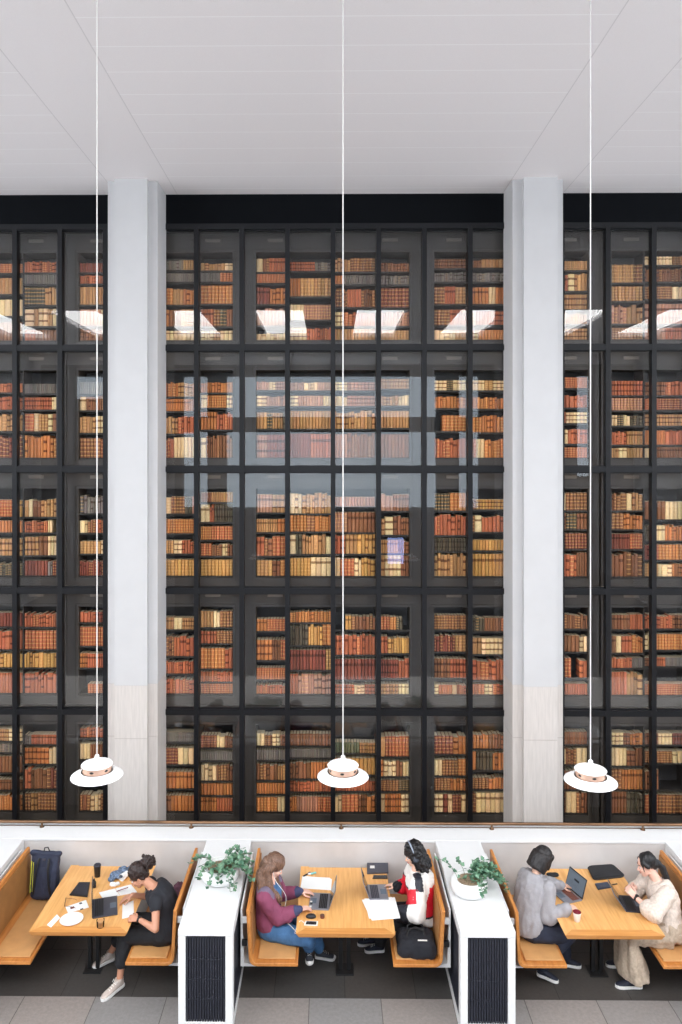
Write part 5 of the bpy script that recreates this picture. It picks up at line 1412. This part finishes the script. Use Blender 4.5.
# ---- middle booth
q = pix(326, 899)
laptop('grey laptop with stickers before the woman in maroon', V((P(329.5, 902.5, TT).x, P(329.5, 902.5, TT).y, TT)), -.06, .33, M['lap_silver'], M['lap_silver'], .315, .225,
       stickers=[(.115, -.205, .018, .012, 0), (.06, -.20, .016, .014, 1), (.02, -.205, .012, .012, 0), (-.10, -.2, .014, .012, 1)])
sheets('white loose papers behind the stickered laptop', quad((301, 888), (303.5, 877), (331, 879), (330, 890)), 5, M['paper'], .06)
sheets('white papers at the elbow of the racing jacket', quad((363.5, 900), (394, 898.5), (399, 918), (371, 920)), 6, M['paper'], .10)
mg = MB(); a = P(307, 875, TT); 
t = thing('highlighter', 'white highlighter pen with teal barrel at the back of the middle table', 'pen', tuple(pix(311, 874)))
a, b2 = pix(308, 874.3, TT + .011), pix(316, 872.6, TT + .011)
obj('barrel', MB().tube([a.lerp(b2, .3), b2], .0105, 12), mat('teal_plastic', (120, 196, 196), .4), t, True); obj('cap', MB().tube([a, a.lerp(b2, .32)], .0115, 12), M['cupwhite'], t, True)
t = thing('marker', 'black marker with a navy cap beside the teal highlighter', 'pen', tuple(pix(306, 875)))
a, b2 = pix(303.5, 876.2, TT + .009), pix(308.5, 873.4, TT + .009)
obj('barrel', MB().tube([a, b2], .0085, 12), M['plastic'], t, True); obj('cap', MB().tube([b2, b2.lerp(a, -.35)], .0095, 12), M['navycuff'], t, True)
c = pix(311, 917.2)
t = thing('mouse', 'black computer mouse beside the stickered laptop', 'mouse', tuple(c))
ms = MB().ell(c + UP * .008, (.056, .034, .030), None, 20, 12)
o = obj('shell', ms, M['plastic'], t, True)
for v in o.data.vertices: v.co.z = max(v.co.z, TT)
obj('wheel', MB().lathe([(.007, -.003), (.007, .003)], (0, 0, 0), 14, 0, Matrix.Translation(c + V((.026, 0, .033))) @ Matrix.Rotation(PI / 2, 4, 'X')), M['lap_dark'], t)
c = pix(322.3, 917.8)
t = thing('small_pot', 'small round brown pot on the middle table by the mouse', 'pot', tuple(c))
obj('body', MB().lathe([(.021, 0), (.0235, .003), (.0235, .022), (.004, .022)], c, 24), M['brown_cup'], t, True); obj('lid', MB().lathe([(.0248, .0215), (.0248, .030), (.022, .033), (.004, .033)], c, 24), mat('dark_brown_lid', (92, 50, 42), .4), t, True)
t = thing('smartphone', 'white smartphone with a dark screen at the front edge of the middle table', 'phone', tuple(pix(310.5, 924)))
q = quad((304, 925.5), (305.5, 921.5), (318, 921.8), (317.5, 926))
obj('case', MB().loft([q, [p_ + UP * .008 for p_ in q]]), M['cupwhite'], t)
cq = sum(q, V()) / 4; q2 = [cq.lerp(p_, .80) + UP * .0081 for p_ in q]
obj('screen', MB().loft([q2, [p_ + UP * .0006 for p_ in q2]]), M['screen_off'], t)
# white earphone wire: over her chest, across the lap, up to the phone
ear = WM.H(.0, -.085, -.01)
pts = [ear, ear + V((.03, -.02, -.10)), P(284.5, 893, .96), P(286, 901, .86), P(283, 918, .72), V((-.43, 8.13, .68)), V((-.36, 8.04, .665)), V((-.375, 7.98, .70)), pix(300, 921, TT + .004), pix(305, 923.5, TT + .004)]
fine = []
for i in range(len(pts) - 1):
    p0, p1, p2, p3 = pts[max(i - 1, 0)], pts[i], pts[i + 1], pts[min(i + 2, len(pts) - 1)]
    for k in range(6):
        u = k / 6; fine.append(.5 * ((2 * p1) + (p2 - p0) * u + (2 * p0 - 5 * p1 + 4 * p2 - p3) * u * u + (3 * p1 - p0 - 3 * p2 + p3) * u ** 3))
t = thing('earphones', 'white earphone wire from the white phone to the woman in maroon', 'earphones', tuple(pix(305, 923.5)))
obj('wire', MB().tube(fine + [pts[-1]], .0030, 6), M['lace'], t, True); obj('earbud', MB().ell(ear, (.009, .008, .012), None, 10, 8), M['lace'], t, True)
laptop('silver laptop before the woman in the racing jacket', V((P(368.6, 893, TT).x, P(368.6, 893, TT).y, TT)), PI + .04, .35, M['lap_silver'], M['lap_silver'], .30, .215, keym=M['lap_dark'])
t = thing('closed_laptop', 'closed dark grey laptop with a white label at the back of the middle table', 'laptop', tuple(pix(377, 868)))
q = quad((367, 874.3), (367, 864), (388, 864), (388.5, 873.6))
obj('body', MB().loft([q, [p_ + UP * .016 for p_ in q]]), M['lap_dark'], t)
q2 = quad((370, 868.3), (370, 865.6), (374.5, 865.6), (374.7, 868.3), z=TT + .0162)
obj('label', MB().loft([q2, [p_ + UP * .0006 for p_ in q2]]), M['sticker'], t)
t = thing('phone', 'black phone lying between the closed laptop and the silver laptop', 'phone', tuple(pix(380, 877.5)))
q = quad((372.5, 879), (373.5, 875.8), (387, 875.8), (387.5, 879))
obj('case', MB().loft([q, [p_ + UP * .009 for p_ in q]]), M['plastic'], t); cq = sum(q, V()) / 4; q2 = [cq.lerp(p_, .88) + UP * .0091 for p_ in q]; obj('screen', MB().loft([q2, [p_ + UP * .0006 for p_ in q2]]), M['screen_off'], t)
# black tote on the bench
tt = thing('tote_bag', 'black tote bag with a small white tag lying on the bench front', 'bag', (.93, 8.08, SZ))
T = Matrix.Translation((.925, 8.09, SZ + .004)) @ Matrix.Rotation(-.03, 4, 'Z')
mb = MB(); rr = []
for z, sx, sy in ((0, .185, .155), (.03, .20, .165), (.08, .20, .165), (.13, .185, .15), (.155, .15, .11)):
    rr.append([T @ V((sx * max(-1, min(1, 1.3 * math.cos(2 * PI * k / 28))), sy * max(-1, min(1, 1.3 * math.sin(2 * PI * k / 28))), z)) for k in range(28)])
mb.loft(rr); organic('bag', mb, M['blackbag'], tt, .008, 3, .018, 9)
for sy in (-.04, .05): obj('handle', MB().tube([T @ V((x, sy + y, z)) for x, y, z in ((-.10, 0, .150), (-.08, .05, .19), (0, .09, .20), (.08, .05, .19), (.10, 0, .150))], .010, 8), M['strap'], tt, True)
obj('tag', MB().bbox(-.05, .05, -.007, .007, -.001, .004, .001, 0, T @ Matrix.Translation((.06, -.120, .168)) @ Matrix.Rotation(.55, 4, 'X')), M['sticker'], tt)

# ---- right booth
laptop('grey laptop with a lit screen before the person in the grey shirt', V((P(573.5, 893.5, TT).x, P(573.5, 893.5, TT).y, TT)), .34, .30, M['lap_silver'], M['lap_dark'], .31, .22, screen=M['screen_on'], keym=M['brown_cup'])
t = thing('sleeve_case', 'large black padded laptop sleeve at the back of the right table', 'laptop sleeve', tuple(pix(604, 874)))
q = [pix(587, 868.2), pix(613, 866.3), pix(625.5, 877.5), pix(593.5, 881)]
cq = sum(q, V()) / 4; mb = MB(); n = 8
def rnd_ring(z, k_):
    out = []
    for i in range(4):
        p0, p1, p2 = q[i - 1], q[i], q[(i + 1) % 4]
        a_, b_ = p1.lerp(p0, .16), p1.lerp(p2, .16)
        out += [cq.lerp(bez(a_, p1, b_, u / n), k_) + UP * z for u in range(n + 1)]
    return out[::-1]
rs = [rnd_ring(0, .97), rnd_ring(.008, 1.0), rnd_ring(.024, 1.0), rnd_ring(.034, .95), rnd_ring(.036, .6)]
mb.loft(rs); obj('pad', mb, M['sleeve'], t, True)
zp = MB().tube([p_ for p_ in rnd_ring(.016, 1.004)], .003, 6); obj('zip', zp, M['plastic'], t, True)
t = thing('pocket_notebook', 'small dark blue notebook in front of the black sleeve', 'notebook', tuple(pix(602, 886)))
q = quad((595, 884.5), (607.5, 883), (611, 888), (598, 890))
obj('cover', MB().loft([q, [p_ + UP * .014 for p_ in q]]), mat('blue_black_cover', (44, 56, 76), .5), t)
q2 = quad((599.5, 885.2), (605, 884.5), (606.5, 886.6), (601, 887.4), z=TT + .0142); obj('label', MB().loft([q2, [p_ + UP * .0006 for p_ in q2]]), M['lap_dark'], t)
a, b2 = pix(609.5, 885.2, TT + .007), pix(617, 883.8, TT + .007)
o = obj('pen', MB().tube([a, a.lerp(b2, .1), b2], [.002, .006, .006], 10), M['plastic'], None, True); tag(o, 'black pen beside the small dark blue notebook', 'pen')
laptop('black laptop before the woman in the cream blouse', V((P(622.3, 904, TT).x, P(622.3, 904, TT).y, TT)), PI - .12, .62, M['lap_black'], mat('laptop_lid_grey', (132, 138, 152), .35, .5), .31, .215)
c = pix(577, 921)
t = thing('drink_cup', 'white cup of dark red drink at the front of the right table', 'cup', tuple(c))
obj('wall', MB().lathe([(.027, 0), (.030, .003), (.042, .098), (.0405, .098), (.0285, .005), (.004, .004)], c, 28), M['cupwhite'], t, True)
obj('drink', MB().lathe([(.034, .05), (.0402, .094), (.004, .0945)], c, 28), M['maroon_drink'], t, True)
obj('rim', MB().lathe([(.0405, .097), (.043, .097), (.043, .102), (.0405, .102)], c, 28), M['maroon_drink'], t, True)
c = pix(552.5, 876)
t = thing('rounded_case', 'dark rounded case lying beyond the person in the grey shirt', 'case', tuple(c))
mb = MB().ell(c + UP * .016, (.075, .040, .018), Matrix.Rotation(-.2, 3, 'Z'), 20, 12); mb.ell(c + V((.03, 0, .02)), (.045, .036, .018), None, 16, 10)
o = organic('body', mb, M['sleeve'], t, .004, 2)
for v in o.data.vertices: v.co.z = max(v.co.z, TT)
# upright lit display added out of view to give a pale blue reflection
q = V((onY(393.5, 551, 22).x, .8, onY(393.5, 551, 21.2).z))
t = thing('display_screen', 'pale blue upright display seen only as a reflection in the third tier', 'screen', (q.x, .8, 0))
obj('casing', MB().bbox(q.x - .27, q.x + .27, .75, .80, q.z - .42, q.z + .42, .01), M['plastic'], t)
obj('panel', MB().box(q.x - .23, q.x + .23, .80, .803, q.z - .37, q.z + .37), mat_emit('display_glow', (170, 190, 255), 9.0), t)
obj('hanger', MB().tube([(q.x, .775, q.z + .42), (q.x, .775, 3.95 if q.z < 3.5 else q.z + .5), (q.x, .34, 3.95 + .05)], .02, 8), M['steel'], t)
